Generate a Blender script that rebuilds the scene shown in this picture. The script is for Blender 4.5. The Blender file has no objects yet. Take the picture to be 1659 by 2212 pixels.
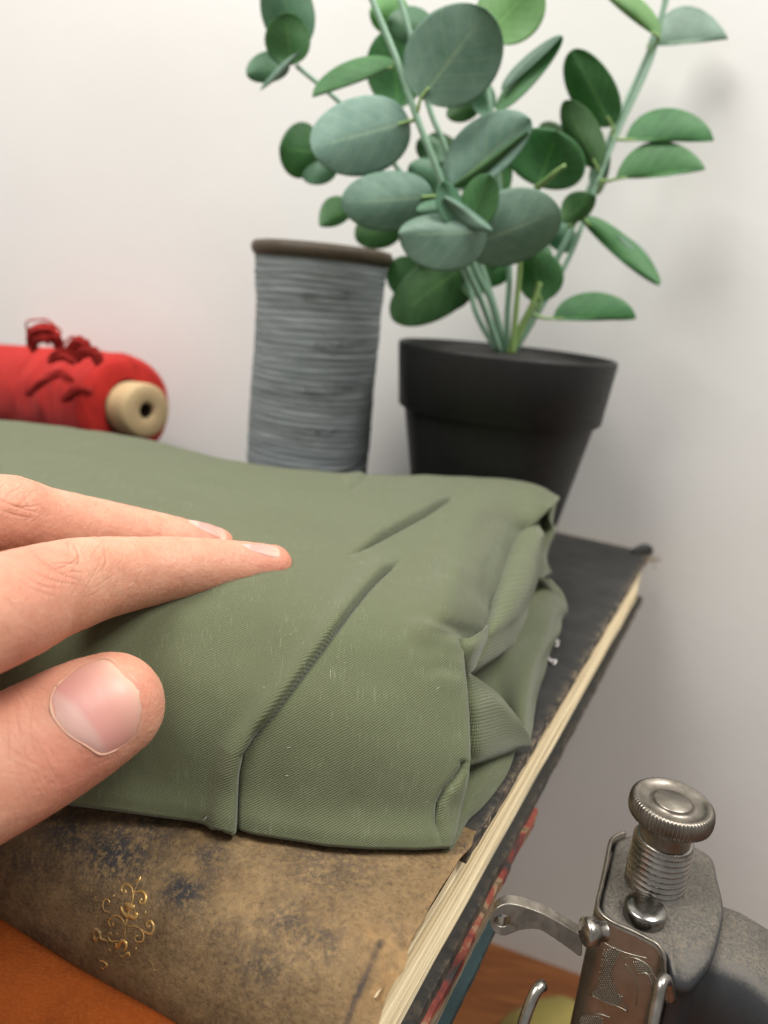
import bpy, math, random
import numpy as np
from mathutils import Vector, Matrix

# ------------------------------------------------------------------ camera, world, lamps
S = 0.01                                   # everything below is written in centimetres
sc = bpy.context.scene
col = sc.collection
rng = np.random.default_rng(7)
random.seed(7)
IW, IH, F = 1659.0, 2212.0, 1661.0
th, rl, CH = math.radians(15.8), math.radians(5.7), 11.0
Fw = np.array([0, math.cos(th), -math.sin(th)])
R0 = np.array([1.0, 0, 0]); U0 = np.array([0, math.sin(th), math.cos(th)])
Rv = math.cos(rl) * R0 + math.sin(rl) * U0
Uv = math.cos(rl) * U0 - math.sin(rl) * R0
CP = np.array([0, 0, CH])

cam = bpy.data.cameras.new('camera')
co = bpy.data.objects.new('camera', cam); col.objects.link(co)
Mx = Matrix(((Rv[0], Uv[0], -Fw[0], 0), (Rv[1], Uv[1], -Fw[1], 0), (Rv[2], Uv[2], -Fw[2], CH * S), (0, 0, 0, 1)))
co.matrix_world = Mx
cam.sensor_fit = 'HORIZONTAL'; cam.sensor_width = 36; cam.lens = 36 * F / IW
cam.clip_start = 0.005; cam.clip_end = 50
cam.dof.use_dof = True; cam.dof.focus_distance = 0.160; cam.dof.aperture_fstop = 17.0
sc.camera = co

w = bpy.data.worlds.new('World'); sc.world = w; w.use_nodes = True
w.node_tree.nodes['Background'].inputs[0].default_value = (1.0, 0.975, 0.94, 1)
w.node_tree.nodes['Background'].inputs[1].default_value = 0.36

def lamp(name, loc, target, size, power, color):
    l = bpy.data.lights.new(name, 'AREA'); l.shape = 'RECTANGLE'; l.size, l.size_y = size[0] * S, size[1] * S
    l.energy = power; l.color = color
    o = bpy.data.objects.new(name, l); col.objects.link(o)
    o.location = Vector(loc) * S
    o.rotation_euler = (Vector(target) - Vector(loc)).to_track_quat('-Z', 'Y').to_euler()
    return o
lamp('ceiling_lamp', (-46, 2, 92), (0, 26, 3), (44, 44), 9.2, (1.0, 0.968, 0.92))
lamp('ceiling_lamp', (44, -2, 100), (10, 27, 0), (46, 46), 11.4, (1.0, 0.968, 0.92))

sc.view_settings.view_transform = 'Standard'
try: sc.view_settings.look = 'None'
except Exception: pass
sc.view_settings.exposure = 0.04; sc.view_settings.gamma = 1.0
sc.cycles.use_denoising = True
sc.cycles.max_bounces = 8

# ------------------------------------------------------------------ point helpers (photo measurements -> places in cm)
def ray(px, py): return Fw + Rv * (px - IW / 2) / F - Uv * (py - IH / 2) / F
def P(px, py, z):
    d = ray(px, py); return CP + d * (z - CH) / d[2]
def Q(px, py, y):
    d = ray(px, py); return CP + d * y / d[1]
def D(px, py, fd): return CP + ray(px, py) * fd
def project(v):
    v = np.asarray(v) - CP; f = v @ Fw
    return np.stack([IW / 2 + F * (v @ Rv) / f, IH / 2 - F * (v @ Uv) / f], -1)

# ------------------------------------------------------------------ object helpers
ORG = {}
def tag(o, label=None, cat=None, group=None, kind=None):
    if label: o['label'] = label
    if cat: o['category'] = cat
    if group: o['group'] = group
    if kind: o['kind'] = kind
    return o
def thing(name, loc, label, cat, group=None):
    o = bpy.data.objects.new(name, None); col.objects.link(o); o.empty_display_size = 0.01
    o.location = Vector(loc) * S; ORG[o] = np.array(loc, float)
    return tag(o, label, cat, group)
def mk(name, V, Fc, mat, parent=None, smooth=True, uv=None, org=None, solid=None, bevel=None, subd=0):
    V = np.asarray(V, float)
    if parent is not None: o0 = ORG[parent]
    else: o0 = np.array(org, float) if org is not None else np.zeros(3)
    me = bpy.data.meshes.new(name)
    me.from_pydata(((V - o0) * S).tolist(), [], [tuple(int(i) for i in f) for f in Fc])
    me.update()
    if smooth: me.polygons.foreach_set('use_smooth', [True] * len(me.polygons))
    if uv is not None:
        L = me.uv_layers.new(name='UVMap')
        idx = np.empty(len(me.loops), int); me.loops.foreach_get('vertex_index', idx)
        L.data.foreach_set('uv', np.asarray(uv, float)[idx].ravel())
    o = bpy.data.objects.new(name, me); col.objects.link(o)
    if mat is not None: me.materials.append(mat)
    ORG[o] = o0
    if parent is not None: o.parent = parent
    else: o.location = Vector(o0) * S
    if solid:
        m = o.modifiers.new('thick', 'SOLIDIFY'); m.thickness = solid * S; m.offset = 0
    if bevel:
        m = o.modifiers.new('bevel', 'BEVEL'); m.width = bevel * S; m.segments = 3; m.limit_method = 'ANGLE'; m.angle_limit = math.radians(35)
    if subd:
        m = o.modifiers.new('sub', 'SUBSURF'); m.levels = subd; m.render_levels = subd
    return o
def grid_faces(nu, nv, off=0, wrap=False):
    f = []
    for j in range(nv - 1):
        for i in range(nu - (0 if wrap else 1)):
            a = off + j * nu + i; b = off + j * nu + (i + 1) % nu
            f.append((a, b, b + nu, a + nu))
    return f
class MB:
    def __init__(s): s.V = []; s.F = []; s.n = 0; s.UV = []
    def add(s, V, Fc, uv=None):
        V = np.asarray(V, float); s.V.append(V); s.F += [tuple(i + s.n for i in f) for f in Fc]; s.n += len(V)
        s.UV.append(np.zeros((len(V), 2)) if uv is None else np.asarray(uv, float)); return s
    def build(s, name, mat, parent=None, **k):
        return mk(name, np.concatenate(s.V), s.F, mat, parent, uv=np.concatenate(s.UV), **k)
def lathe(prof, c, seg=64, axis=None, closed=True):
    """prof: list of (r, h) ; axis: unit vector"""
    ax = np.array([0, 0, 1.0]) if axis is None else np.array(axis, float) / np.linalg.norm(axis)
    t = np.array([1.0, 0, 0]) if abs(ax[0]) < 0.9 else np.array([0, 1.0, 0])
    u = np.cross(t, ax); u /= np.linalg.norm(u); v = np.cross(ax, u)
    V = []; UV = []
    for j, (r, h) in enumerate(prof):
        for i in range(seg):
            a = 2 * math.pi * i / seg + math.pi
            V.append(np.array(c) + ax * h + (u * math.cos(a) + v * math.sin(a)) * r); UV.append((i / seg, h))
    Fc = grid_faces(seg, len(prof), wrap=True)
    return V, Fc, UV
def tube(path, rad, seg=12, flat=None, cap=True):
    path = np.asarray(path, float); n = len(path)
    rad = np.full(n, rad) if np.isscalar(rad) else np.asarray(rad, float)
    T = np.gradient(path, axis=0); T /= np.linalg.norm(T, axis=1)[:, None] + 1e-12
    ref = np.array([0, 0, 1.0]) if abs(T[0][2]) < 0.9 else np.array([1.0, 0, 0])
    u = np.cross(T[0], ref); u /= np.linalg.norm(u)
    V = []; UV = []; s = 0
    for k in range(n):
        u = u - T[k] * (u @ T[k]); u /= np.linalg.norm(u) + 1e-12; v = np.cross(T[k], u)
        if k: s += np.linalg.norm(path[k] - path[k - 1])
        for i in range(seg):
            a = 2 * math.pi * i / seg
            V.append(path[k] + rad[k] * (u * math.cos(a) + v * math.sin(a))); UV.append((i / seg, s))
    Fc = grid_faces(seg, n, wrap=True)
    if cap:
        Fc.append(tuple(range(seg - 1, -1, -1))); Fc.append(tuple(range((n - 1) * seg, n * seg)))
    return V, Fc, UV
def crom(pts, n):
    """Catmull-Rom resample of a control polyline, n points"""
    p = np.asarray(pts, float); m = len(p)
    pe = np.vstack([2 * p[0] - p[1], p, 2 * p[-1] - p[-2]])
    d = np.r_[0, np.cumsum(np.linalg.norm(np.diff(p, axis=0), axis=1))]
    t = np.linspace(0, d[-1], n); k = np.clip(np.searchsorted(d, t, 'right') - 1, 0, m - 2)
    x = ((t - d[k]) / (d[k + 1] - d[k] + 1e-12))[:, None]
    a, b, c, e = pe[k], pe[k + 1], pe[k + 2], pe[k + 3]
    return 0.5 * (2 * b + (c - a) * x + (2 * a - 5 * b + 4 * c - e) * x ** 2 + (3 * b - a - 3 * c + e) * x ** 3)
def cromw(pts, n):
    """same, uniform parameter (keeps rows aligned)"""
    p = np.asarray(pts, float); m = len(p)
    pe = np.concatenate([2 * p[:1] - p[1:2], p, 2 * p[-1:] - p[-2:-1]])
    t = np.linspace(0, m - 1, n); k = np.clip(t.astype(int), 0, m - 2)
    x = (t - k).reshape((-1,) + (1,) * (p.ndim - 1))
    a, b, c, e = pe[k], pe[k + 1], pe[k + 2], pe[k + 3]
    return 0.5 * (2 * b + (c - a) * x + (2 * a - 5 * b + 4 * c - e) * x ** 2 + (3 * b - a - 3 * c + e) * x ** 3)
_T = rng.random((64, 64, 64))
def vnoise(p):
    """smooth value noise -1..1 at points p (n,3)"""
    p = np.asarray(p, float); i = np.floor(p).astype(int); f = p - i; f = f * f * (3 - 2 * f); r = 0
    for dx in (0, 1):
        for dy in (0, 1):
            for dz in (0, 1):
                wgt = (f[..., 0] if dx else 1 - f[..., 0]) * (f[..., 1] if dy else 1 - f[..., 1]) * (f[..., 2] if dz else 1 - f[..., 2])
                r = r + wgt * _T[(i[..., 0] + dx) % 64, (i[..., 1] + dy) % 64, (i[..., 2] + dz) % 64]
    return r * 2 - 1
def smin(a, b, k):
    h = np.clip(0.5 + 0.5 * (b - a) / k, 0, 1); return b + (a - b) * h - k * h * (1 - h)
def box(lo, hi):
    x0, y0, z0 = lo; x1, y1, z1 = hi
    V = [(x0, y0, z0), (x1, y0, z0), (x1, y1, z0), (x0, y1, z0), (x0, y0, z1), (x1, y0, z1), (x1, y1, z1), (x0, y1, z1)]
    return V, [(0, 3, 2, 1), (4, 5, 6, 7), (0, 1, 5, 4), (1, 2, 6, 5), (2, 3, 7, 6), (3, 0, 4, 7)]

# ------------------------------------------------------------------ material helpers
class NG:
    def __init__(s, name):
        s.m = bpy.data.materials.new(name); s.m.use_nodes = True; s.t = s.m.node_tree; s.b = s.t.nodes['Principled BSDF']
    def n(s, typ, inp=None, **props):
        nd = s.t.nodes.new('ShaderNode' + typ)
        for k, v in props.items(): setattr(nd, k, v)
        for k, v in (inp or {}).items():
            sk = nd.inputs[k]
            if isinstance(v, bpy.types.NodeSocket): s.t.links.new(v, sk)
            else: sk.default_value = v
        return nd
    def set(s, **kw):
        for k, v in kw.items():
            k = k.replace('_', ' '); sk = s.b.inputs[k]
            if isinstance(v, bpy.types.NodeSocket): s.t.links.new(v, sk)
            elif k in ('Base Color', 'Sheen Tint', 'Specular Tint', 'Emission Color') and len(v) == 3: sk.default_value = (*v, 1)
            else: sk.default_value = v
        return s
    def coord(s, out='Object', scale=(100, 100, 100), rot=(0, 0, 0)):
        tc = s.n('TexCoord'); mp = s.n('Mapping', {'Vector': tc.outputs[out], 'Scale': scale, 'Rotation': rot}); return mp.outputs[0]
    def noise(s, vec, scale, detail=4, rough=0.55, dist=0):
        return s.n('TexNoise', {'Vector': vec, 'Scale': scale, 'Detail': detail, 'Roughness': rough, 'Distortion': dist}).outputs[0]
    def ramp(s, fac, stops, interp='LINEAR'):
        r = s.n('ValToRGB', {'Fac': fac}); e = r.color_ramp; e.interpolation = interp
        while len(e.elements) < len(stops): e.elements.new(0.5)
        for el, (p, c) in zip(e.elements, stops):
            el.position = p; el.color = (c, c, c, 1) if np.isscalar(c) else (*c, 1)
        return r.outputs[0]
    def mix(s, f, a, b, blend='MIX'):
        nd = s.n('Mix', data_type='RGBA', blend_type=blend)
        for i, v in ((0, f), (6, a), (7, b)):
            sk = nd.inputs[i]
            if isinstance(v, bpy.types.NodeSocket): s.t.links.new(v, sk)
            elif i == 0: sk.default_value = v
            else: sk.default_value = (*v, 1) if len(v) == 3 else v
        return nd.outputs[2]
    def math(s, op, a, b=0.5, c=0.5):
        nd = s.n('Math', operation=op)
        for i, v in enumerate((a, b, c)):
            if isinstance(v, bpy.types.NodeSocket): s.t.links.new(v, nd.inputs[i])
            else: nd.inputs[i].default_value = v
        return nd.outputs[0]
    def bump(s, h, strength=0.5, dist=0.01, normal=None, fw=None):
        i = {'Height': h, 'Strength': strength, 'Distance': dist * S}
        if normal is not None: i['Normal'] = normal
        nd = s.n('Bump', i)
        if fw and 'Filter Width' in nd.inputs: nd.inputs['Filter Width'].default_value = fw
        return nd.outputs[0]
    def sep(s, v): return s.n('SeparateXYZ', {'Vector': v}).outputs

def simple(name, c, rough=0.6, metal=0.0, bumpy=0.0, scale=6.0, var=0.12):
    g = NG(name); v = g.coord(); nz = g.noise(v, scale, 6)
    c = np.array(c); g.set(Base_Color=g.mix(nz, tuple(np.clip(c * (1 - var), 0, 1)), tuple(np.clip(c * (1 + var), 0, 1))), Metallic=metal)
    g.set(Roughness=g.ramp(g.noise(v, scale * 2.3, 4), [(0.3, max(rough - .1, .05)), (0.7, min(rough + .1, 1))]))
    if bumpy: g.set(Normal=g.bump(g.noise(v, scale * 4, 5), bumpy, 0.02))
    return g.m
MT = {}
# wall paint
g = NG('wall_paint'); v = g.coord()
g.set(Base_Color=g.mix(g.noise(v, 0.12, 5), (0.755, 0.75, 0.725), (0.81, 0.807, 0.785)), Roughness=0.65)
g.set(Normal=g.bump(g.noise(v, 1.1, 7, 0.6), 0.35, 0.03)); MT['wall'] = g.m
# table wood
g = NG('table_wood'); v = g.coord(scale=(60, 420, 100), rot=(0, 0, 0.33))
nz = g.noise(v, 0.35, 7, 0.62, 1.2)
g.set(Base_Color=g.ramp(nz, [(0.25, (0.09, 0.025, 0.006)), (0.55, (0.19, 0.062, 0.014)), (0.8, (0.27, 0.10, 0.026))]), Roughness=0.42)
MT['wood'] = g.m
# cloth
def cloth_mat():
    g = NG('olive_twill'); tc = g.n('TexCoord'); uv = g.n('Mapping', {'Vector': tc.outputs['UV'], 'Location': (31.37, 17.73, 0.41), 'Rotation': (0, 0, 0.07)}).outputs[0]
    mp = g.n('Mapping', {'Vector': uv, 'Rotation': (0, 0, math.radians(33)), 'Scale': (1, 1, 1)}).outputs[0]
    wv = g.n('TexWave', {'Vector': mp, 'Scale': 6.6, 'Distortion': 2.0, 'Detail': 3.0, 'Detail Scale': 1.3}, wave_type='BANDS', bands_direction='Y').outputs[1]
    mp2 = g.n('Mapping', {'Vector': uv, 'Scale': (26, 1.9, 1), 'Location': (.3, .7, .37)}).outputs[0]
    sl = g.noise(mp2, 1.1, 3, 0.6)
    slub = g.ramp(sl, [(0.57, 0.0), (0.72, 1.0)])
    slub = g.math('MULTIPLY', slub, g.ramp(g.noise(uv, 0.9, 4, 0.7), [(0.42, 0.05), (0.62, 1.0)]))
    mp3 = g.n('Mapping', {'Vector': uv, 'Scale': (1.2, 22, 1)}).outputs[0]
    wf = g.noise(mp3, 1.0, 3, 0.6)
    grain = g.noise(uv, 26, 2, 0.6)
    hh = g.math('ADD', wv, g.math('MULTIPLY', grain, 0.9))
    hh = g.math('ADD', hh, g.math('MULTIPLY', slub, 0.5))
    big = g.noise(uv, 0.35, 4)
    c = g.mix(big, (0.098, 0.112, 0.059), (0.120, 0.135, 0.073))
    c = g.mix(g.math('MULTIPLY', wv, 0.30), c, (0.072, 0.084, 0.040))
    c = g.mix(g.math('MULTIPLY', grain, 0.35), c, (0.19, 0.21, 0.125))
    c = g.mix(g.math('MULTIPLY', slub, 0.55), c, (0.27, 0.30, 0.20))
    g.set(Base_Color=c, Roughness=0.85, Sheen_Weight=0.25, Sheen_Roughness=0.45, Specular_IOR_Level=0.2)
    g.set(Normal=g.bump(hh, 0.62, 0.013, fw=0.1)); return g.m
MT['cloth'] = cloth_mat()
# skin
g = NG('skin'); v = g.coord()
at = g.n('Attribute', attribute_name='red'); rd = at.outputs['Fac']
n1 = g.noise(v, 1.4, 5, 0.6)
c = g.mix(g.ramp(n1, [(0.35, 0.0), (0.65, 1.0)]), (0.60, 0.287, 0.188), (0.68, 0.372, 0.255))
c = g.mix(g.math('MULTIPLY', rd, 0.75), c, (0.60, 0.17, 0.12))
fine = g.noise(v, 9, 5, 0.65)
c = g.mix(g.ramp(fine, [(0.42, 0.0), (0.75, 0.35)]), c, (0.58, 0.22, 0.15))
c = g.mix(g.math('MULTIPLY', g.n('Attribute', attribute_name='fold').outputs['Fac'], 0.55), c, (0.36, 0.14, 0.085))
g.set(Base_Color=c, Roughness=g.ramp(fine, [(0.3, 0.42), (0.7, 0.58)]), Subsurface_Weight=0.35, Subsurface_Radius=(1.0, 0.35, 0.2), Subsurface_Scale=0.0035, Specular_IOR_Level=0.38)
vs = g.n('Mapping', {'Vector': v, 'Rotation': (0, 0, 0.9), 'Scale': (3, 1, 2)}).outputs[0]
vor = g.n('TexVoronoi', {'Vector': vs, 'Scale': 9.0, 'Randomness': 1.0}, feature='DISTANCE_TO_EDGE').outputs[0]
lines = g.ramp(vor, [(0.0, 0.0), (0.09, 1.0)])
hh = g.math('ADD', g.math('MULTIPLY', lines, 0.35), g.noise(v, 22, 4, 0.6))
g.set(Normal=g.bump(hh, 0.38, 0.022)); MT['skin'] = g.m
# nail
g = NG('fingernail'); tc = g.n('TexCoord'); X = g.sep(tc.outputs['UV'])
c = g.ramp(X[1], [(0.0, (0.66, 0.42, 0.36)), (0.24, (0.67, 0.42, 0.37)), (0.33, (0.64, 0.31, 0.27)), (0.55, (0.65, 0.32, 0.27)), (0.86, (0.66, 0.37, 0.29)), (0.95, (0.66, 0.44, 0.32)), (1.0, (0.68, 0.48, 0.36))])
mpn = g.n('Mapping', {'Vector': tc.outputs['UV'], 'Scale': (14, 1.2, 1)}).outputs[0]
g.set(Base_Color=c, Roughness=0.42, Subsurface_Weight=0.25, Subsurface_Radius=(1, .4, .25), Subsurface_Scale=0.002, Coat_Weight=0.0)
g.set(Normal=g.bump(g.noise(mpn, 1.0, 3), 0.12, 0.02)); MT['nail'] = g.m
MT['cuticle'] = simple('cuticle', (0.68, 0.42, 0.31), 0.5, 0, 0.3, 10)
# leather
g = NG('worn_leather'); v = g.coord()
n1 = g.noise(v, 1.3, 9, 0.74); n2 = g.noise(v, 11.0, 6, 0.72); n3 = g.noise(v, 0.55, 3, 0.5)
c = g.ramp(n1, [(0.28, (0.070, 0.042, 0.018)), (0.44, (0.165, 0.105, 0.047)), (0.60, (0.265, 0.175, 0.082)), (0.8, (0.37, 0.245, 0.11))])
c = g.mix(g.ramp(n2, [(0.45, 0.0), (0.68, 0.6)]), c, (0.28, 0.19, 0.088)); c = g.mix(g.ramp(n2, [(0.32, 0.7), (0.46, 0.0)]), c, (0.05, 0.032, 0.018))
vo = g.n('TexVoronoi', {'Vector': v, 'Scale': 7.5, 'Detail': 3.0}).outputs[0]
st = g.math('MULTIPLY', g.ramp(g.noise(v, 1.25, 7, 0.72, 0.4), [(0.34, 0.0), (0.46, 1.0)]), g.ramp(g.noise(v, 7.5, 5, 0.72), [(0.40, 0.12), (0.54, 1.0)]))
at0 = g.n('Attribute', attribute_name='stain').outputs['Fac']
c = g.mix(g.math('MULTIPLY', st, g.math('ADD', 0.14, g.math('MULTIPLY', at0, 0.95))), c, (0.034, 0.032, 0.033))
c = g.mix(g.ramp(g.noise(v, 30, 3, 0.6), [(0.6, 0.0), (0.75, 0.5)]), c, (0.05, 0.03, 0.015))
at = g.n('Attribute', attribute_name='wear'); 
c = g.mix(g.n('Attribute', attribute_name='groove').outputs['Fac'], c, (0.028, 0.026, 0.032))
c = g.mix(g.math('MULTIPLY', at.outputs['Fac'], g.ramp(g.noise(v, 3.5, 5, 0.6), [(0.35, 0.15), (0.6, 1.0)])), c, (0.33, 0.20, 0.085))
g.set(Base_Color=c, Roughness=g.ramp(n2, [(0.3, 0.55), (0.7, 0.85)]), Specular_IOR_Level=0.35)
wl = g.n('Mapping', {'Vector': v, 'Rotation': (0, 0, math.radians(25.4)), 'Scale': (2.2, 0.6, 1)}).outputs[0]
hh = g.math('ADD', g.math('MULTIPLY', n2, 1.0), g.math('ADD', g.math('MULTIPLY', n1, 1.5), g.math('MULTIPLY', g.noise(wl, 9, 4, .6), 0.6)))
g.set(Normal=g.bump(hh, 0.9, 0.04)); MT['leather'] = g.m
# black board cloth
g = NG('black_board'); v = g.coord(); n2 = g.noise(v, 14, 5, 0.7); n1 = g.noise(v, 1.2, 6, 0.6)
c = g.ramp(n1, [(0.3, (0.020, 0.020, 0.019)), (0.7, (0.036, 0.035, 0.033))])
c = g.mix(g.ramp(n2, [(0.62, 0.0), (0.85, 0.4)]), c, (0.10, 0.09, 0.075))
at = g.n('Attribute', attribute_name='wear')
c = g.mix(g.math('MULTIPLY', at.outputs['Fac'], g.ramp(g.noise(v, 2.8, 6, 0.7), [(0.45, 0.0), (0.60, 0.8)])), c, (0.26, 0.20, 0.13))
g.set(Base_Color=c, Roughness=0.62, Specular_IOR_Level=0.3, Normal=g.bump(g.math('ADD', n2, g.math('MULTIPLY', n1, 0.6)), 0.5, 0.03)); MT['board'] = g.m
# pages
def page_mat(name, c0, c1, c2, zs):
    g = NG(name); tc = g.n('TexCoord'); v = g.n('Mapping', {'Vector': tc.outputs['Object'], 'Scale': (2.0, 2.0, zs)}).outputs[0]
    nz = g.noise(v, 1.0, 6, 0.75)
    vb = g.n('Mapping', {'Vector': tc.outputs['Object'], 'Scale': (4, 4, zs * .3)}).outputs[0]
    nb = g.noise(vb, 1.0, 4, 0.6)
    c = g.ramp(nz, [(0.32, c0), (0.5, c1), (0.66, c2)])
    c = g.mix(g.ramp(nb, [(0.36, 0.65), (0.5, 0.0)]), c, c0)
    g.set(Base_Color=c, Roughness=0.9, Specular_IOR_Level=0.1)
    g.set(Normal=g.bump(g.math('ADD', nz, g.math('MULTIPLY', nb, 1.4)), 0.8, 0.05)); return g.m
MT['pages'] = page_mat('old_pages', (0.50, 0.375, 0.20), (0.80, 0.67, 0.44), (0.90, 0.80, 0.58), 1900)
MT['pages2'] = page_mat('grey_pages', (0.20, 0.15, 0.10), (0.34, 0.27, 0.19), (0.46, 0.39, 0.29), 1500)
# scuffed marbled board of the second book
g = NG('marbled_board'); v = g.coord()
n1 = g.noise(v, 0.9, 6, 0.6, 0.8)
c = g.ramp(n1, [(0.36, (0.035, 0.03, 0.028)), (0.44, (0.17, 0.028, 0.02)), (0.53, (0.27, 0.06, 0.035)), (0.58, (0.30, 0.19, 0.105)), (0.66, (0.09, 0.06, 0.03))])
g.set(Base_Color=c, Roughness=0.6, Normal=g.bump(g.noise(v, 8, 5), 0.4, 0.03)); MT['marbled'] = g.m
MT['red_edge'] = simple('red_cloth_edge', (0.30, 0.035, 0.03), 0.6, 0, 0.3, 5, 0.3)
MT['teal'] = simple('teal_board', (0.018, 0.045, 0.05), 0.6, 0, 0.4, 4, 0.3)
MT['brown_book'] = simple('brown_board', (0.12, 0.07, 0.04), 0.65, 0, 0.4, 4, 0.3)
# velvet
g = NG('orange_velvet'); v = g.coord(); n1 = g.noise(v, 0.7, 5, 0.6); n2 = g.noise(v, 14, 5, 0.75)
c = g.mix(g.ramp(n1, [(0.3, 0.0), (0.7, 1.0)]), (0.22, 0.036, 0.005), (0.40, 0.078, 0.009)); c = g.mix(g.ramp(n2, [(0.45, 0.0), (0.7, 0.7)]), c, (0.46, 0.11, 0.018))
g.set(Base_Color=c, Roughness=0.9, Sheen_Weight=0.22, Sheen_Roughness=0.3, Sheen_Tint=(1.0, 0.45, 0.15), Specular_IOR_Level=0.1, Normal=g.bump(n2, 1.0, 0.10)); MT['velvet'] = g.m
# gold
g = NG('worn_gilding'); v = g.coord()
f = g.ramp(g.noise(v, 4.5, 5, 0.6), [(0.40, 0.0), (0.52, 1.0)])
g.set(Base_Color=g.mix(f, (0.20, 0.125, 0.05), (0.66, 0.43, 0.15)), Metallic=g.math('MULTIPLY', f, 0.8), Roughness=0.42); MT['gold'] = g.m
# pot plastic, spool, thread
MT['pot'] = simple('black_plastic', (0.010, 0.010, 0.0095), 0.5, 0, 0.15, 3, 0.5); MT['pot'].node_tree.nodes['Principled BSDF'].inputs['Specular IOR Level'].default_value = 0.3
MT['soil'] = simple('dark_soil', (0.02, 0.017, 0.014), 0.95, 0, 1.0, 5)
MT['dark_wood'] = simple('dark_spool_wood', (0.075, 0.056, 0.034), 0.6, 0, 0.3, 3, 0.4)
MT['kraft'] = simple('kraft_tube', (0.55, 0.40, 0.215), 0.75, 0, 0.2, 5, 0.15)
MT['hole'] = simple('tube_inside', (0.05, 0.035, 0.02), 0.9)
def thread_mat(name, a, b, freq, tilt):
    g = NG(name); tc = g.n('TexCoord'); 
    v = g.n('Mapping', {'Vector': tc.outputs['UV'], 'Rotation': (0, 0, tilt), 'Scale': (9, freq, 1)}).outputs[0]
    nz = g.noise(v, 1.0, 5, 0.7); v2 = g.n('Mapping', {'Vector': tc.outputs['UV'], 'Scale': (3, freq * .25, 1)}).outputs[0]
    n2 = g.noise(v2, 1.0, 4, 0.6)
    c = g.mix(g.ramp(nz, [(0.3, 0.0), (0.7, 1.0)]), a, b)
    c = g.mix(g.ramp(n2, [(0.35, 0.6), (0.6, 0.0)]), c, a)
    g.set(Base_Color=c, Roughness=0.85, Sheen_Weight=0.06, Specular_IOR_Level=0.2, Normal=g.bump(g.math('ADD', nz, n2), 0.9, 0.06)); return g.m
MT['grey_thread'] = thread_mat('grey_thread', (0.135, 0.155, 0.16), (0.36, 0.39, 0.395), 8.0, 0.0)
MT['red_thread'] = thread_mat('red_thread', (0.34, 0.013, 0.012), (0.60, 0.036, 0.026), 9.0, 0.05)
# metals
def metal_mat(name, c0, c1, r0, r1, dirt=None):
    g = NG(name); v = g.coord(); n1 = g.noise(v, 2.0, 7, 0.65); n2 = g.noise(v, 26, 4, 0.6)
    c = g.mix(g.ramp(n1, [(0.35, 0.0), (0.65, 1.0)]), c0, c1)
    mtl = 1.0
    if dirt:
        f = g.ramp(g.noise(v, 3.0, 6, 0.7), [(0.5, 0.0), (0.68, 0.75)]); c = g.mix(f, c, dirt); mtl = g.math('SUBTRACT', 1.0, g.math('MULTIPLY', f, 0.8))
    g.set(Base_Color=c, Metallic=mtl, Roughness=g.ramp(n1, [(0.3, r0), (0.7, r1)]), Normal=g.bump(n2, 0.12, 0.01)); return g.m
MT['nickel'] = metal_mat('worn_nickel', (0.20, 0.178, 0.15), (0.31, 0.28, 0.24), 0.28, 0.46, (0.10, 0.08, 0.055))
MT['steel'] = metal_mat('bright_steel', (0.27, 0.25, 0.225), (0.42, 0.40, 0.365), 0.2, 0.34)
MT['plate'] = metal_mat('brassy_nickel', (0.36, 0.33, 0.275), (0.44, 0.41, 0.35), 0.34, 0.44)
# enamel with real dust on top
g = NG('dusty_enamel'); v = g.coord(); n1 = g.noise(v, 14, 6, 0.7); n2 = g.noise(v, 1.6, 5, 0.6)
gm = g.n('NewGeometry'); up = g.sep(gm.outputs['Normal'])[2]
f = g.math('MULTIPLY', g.ramp(up, [(0.6, 0.05), (0.97, 1.0)]), g.ramp(n1, [(0.36, 0.2), (0.62, 1.0)]))
f = g.math('MULTIPLY', f, g.ramp(n2, [(0.25, 0.45), (0.6, 1.0)]))
c = g.mix(f, (0.022, 0.024, 0.027), (0.155, 0.132, 0.10))
g.set(Base_Color=c, Roughness=g.math('ADD', 0.38, g.math('MULTIPLY', f, 0.5)), Normal=g.bump(n1, 0.25, 0.02)); MT['enamel'] = g.m
# leaves
def leaf_mat(name, a, b, vein, rough, tr):
    g = NG(name); tc = g.n('TexCoord'); X = g.sep(tc.outputs['UV']); v = g.coord()
    s = g.math('ABSOLUTE', X[0]); 
    mid = g.ramp(s, [(0.0, 1.0), (0.035, 0.5), (0.07, 0.0)])
    mid = g.math('MULTIPLY', mid, g.ramp(X[1], [(0.0, 1.0), (0.75, 0.55), (0.92, 0.0)]))
    sd = g.math('FRACT', g.math('SUBTRACT', g.math('MULTIPLY', X[1], 6.0), g.math('MULTIPLY', s, 2.2)))
    sv = g.ramp(g.math('ABSOLUTE', g.math('SUBTRACT', sd, 0.5)), [(0.0, 0.42), (0.06, 0.0)])
    nz = g.noise(v, 1.1, 5, 0.6)
    c = g.mix(g.ramp(nz, [(0.3, 0.0), (0.7, 1.0)]), a, b)
    c = g.mix(sv, c, vein); c = g.mix(g.math('MULTIPLY', mid, 0.8), c, vein)
    oi = g.n('ObjectInfo').outputs['Random']
    c = g.n('HueSaturation', {'Color': c, 'Hue': g.math('ADD', 0.485, g.math('MULTIPLY', oi, 0.03)), 'Saturation': 1.0, 'Value': g.math('ADD', 0.80, g.math('MULTIPLY', oi, 0.36))}).outputs[0]
    g.set(Base_Color=c, Roughness=rough, Transmission_Weight=0.0, Specular_IOR_Level=0.35)
    g.set(Subsurface_Weight=tr, Subsurface_Radius=(.4, 1, .3), Subsurface_Scale=0.002)
    g.set(Normal=g.bump(g.math('SUBTRACT', g.noise(v, 5, 4), g.math('MULTIPLY', mid, 1.0)), 0.18, 0.05)); return g.m
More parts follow.
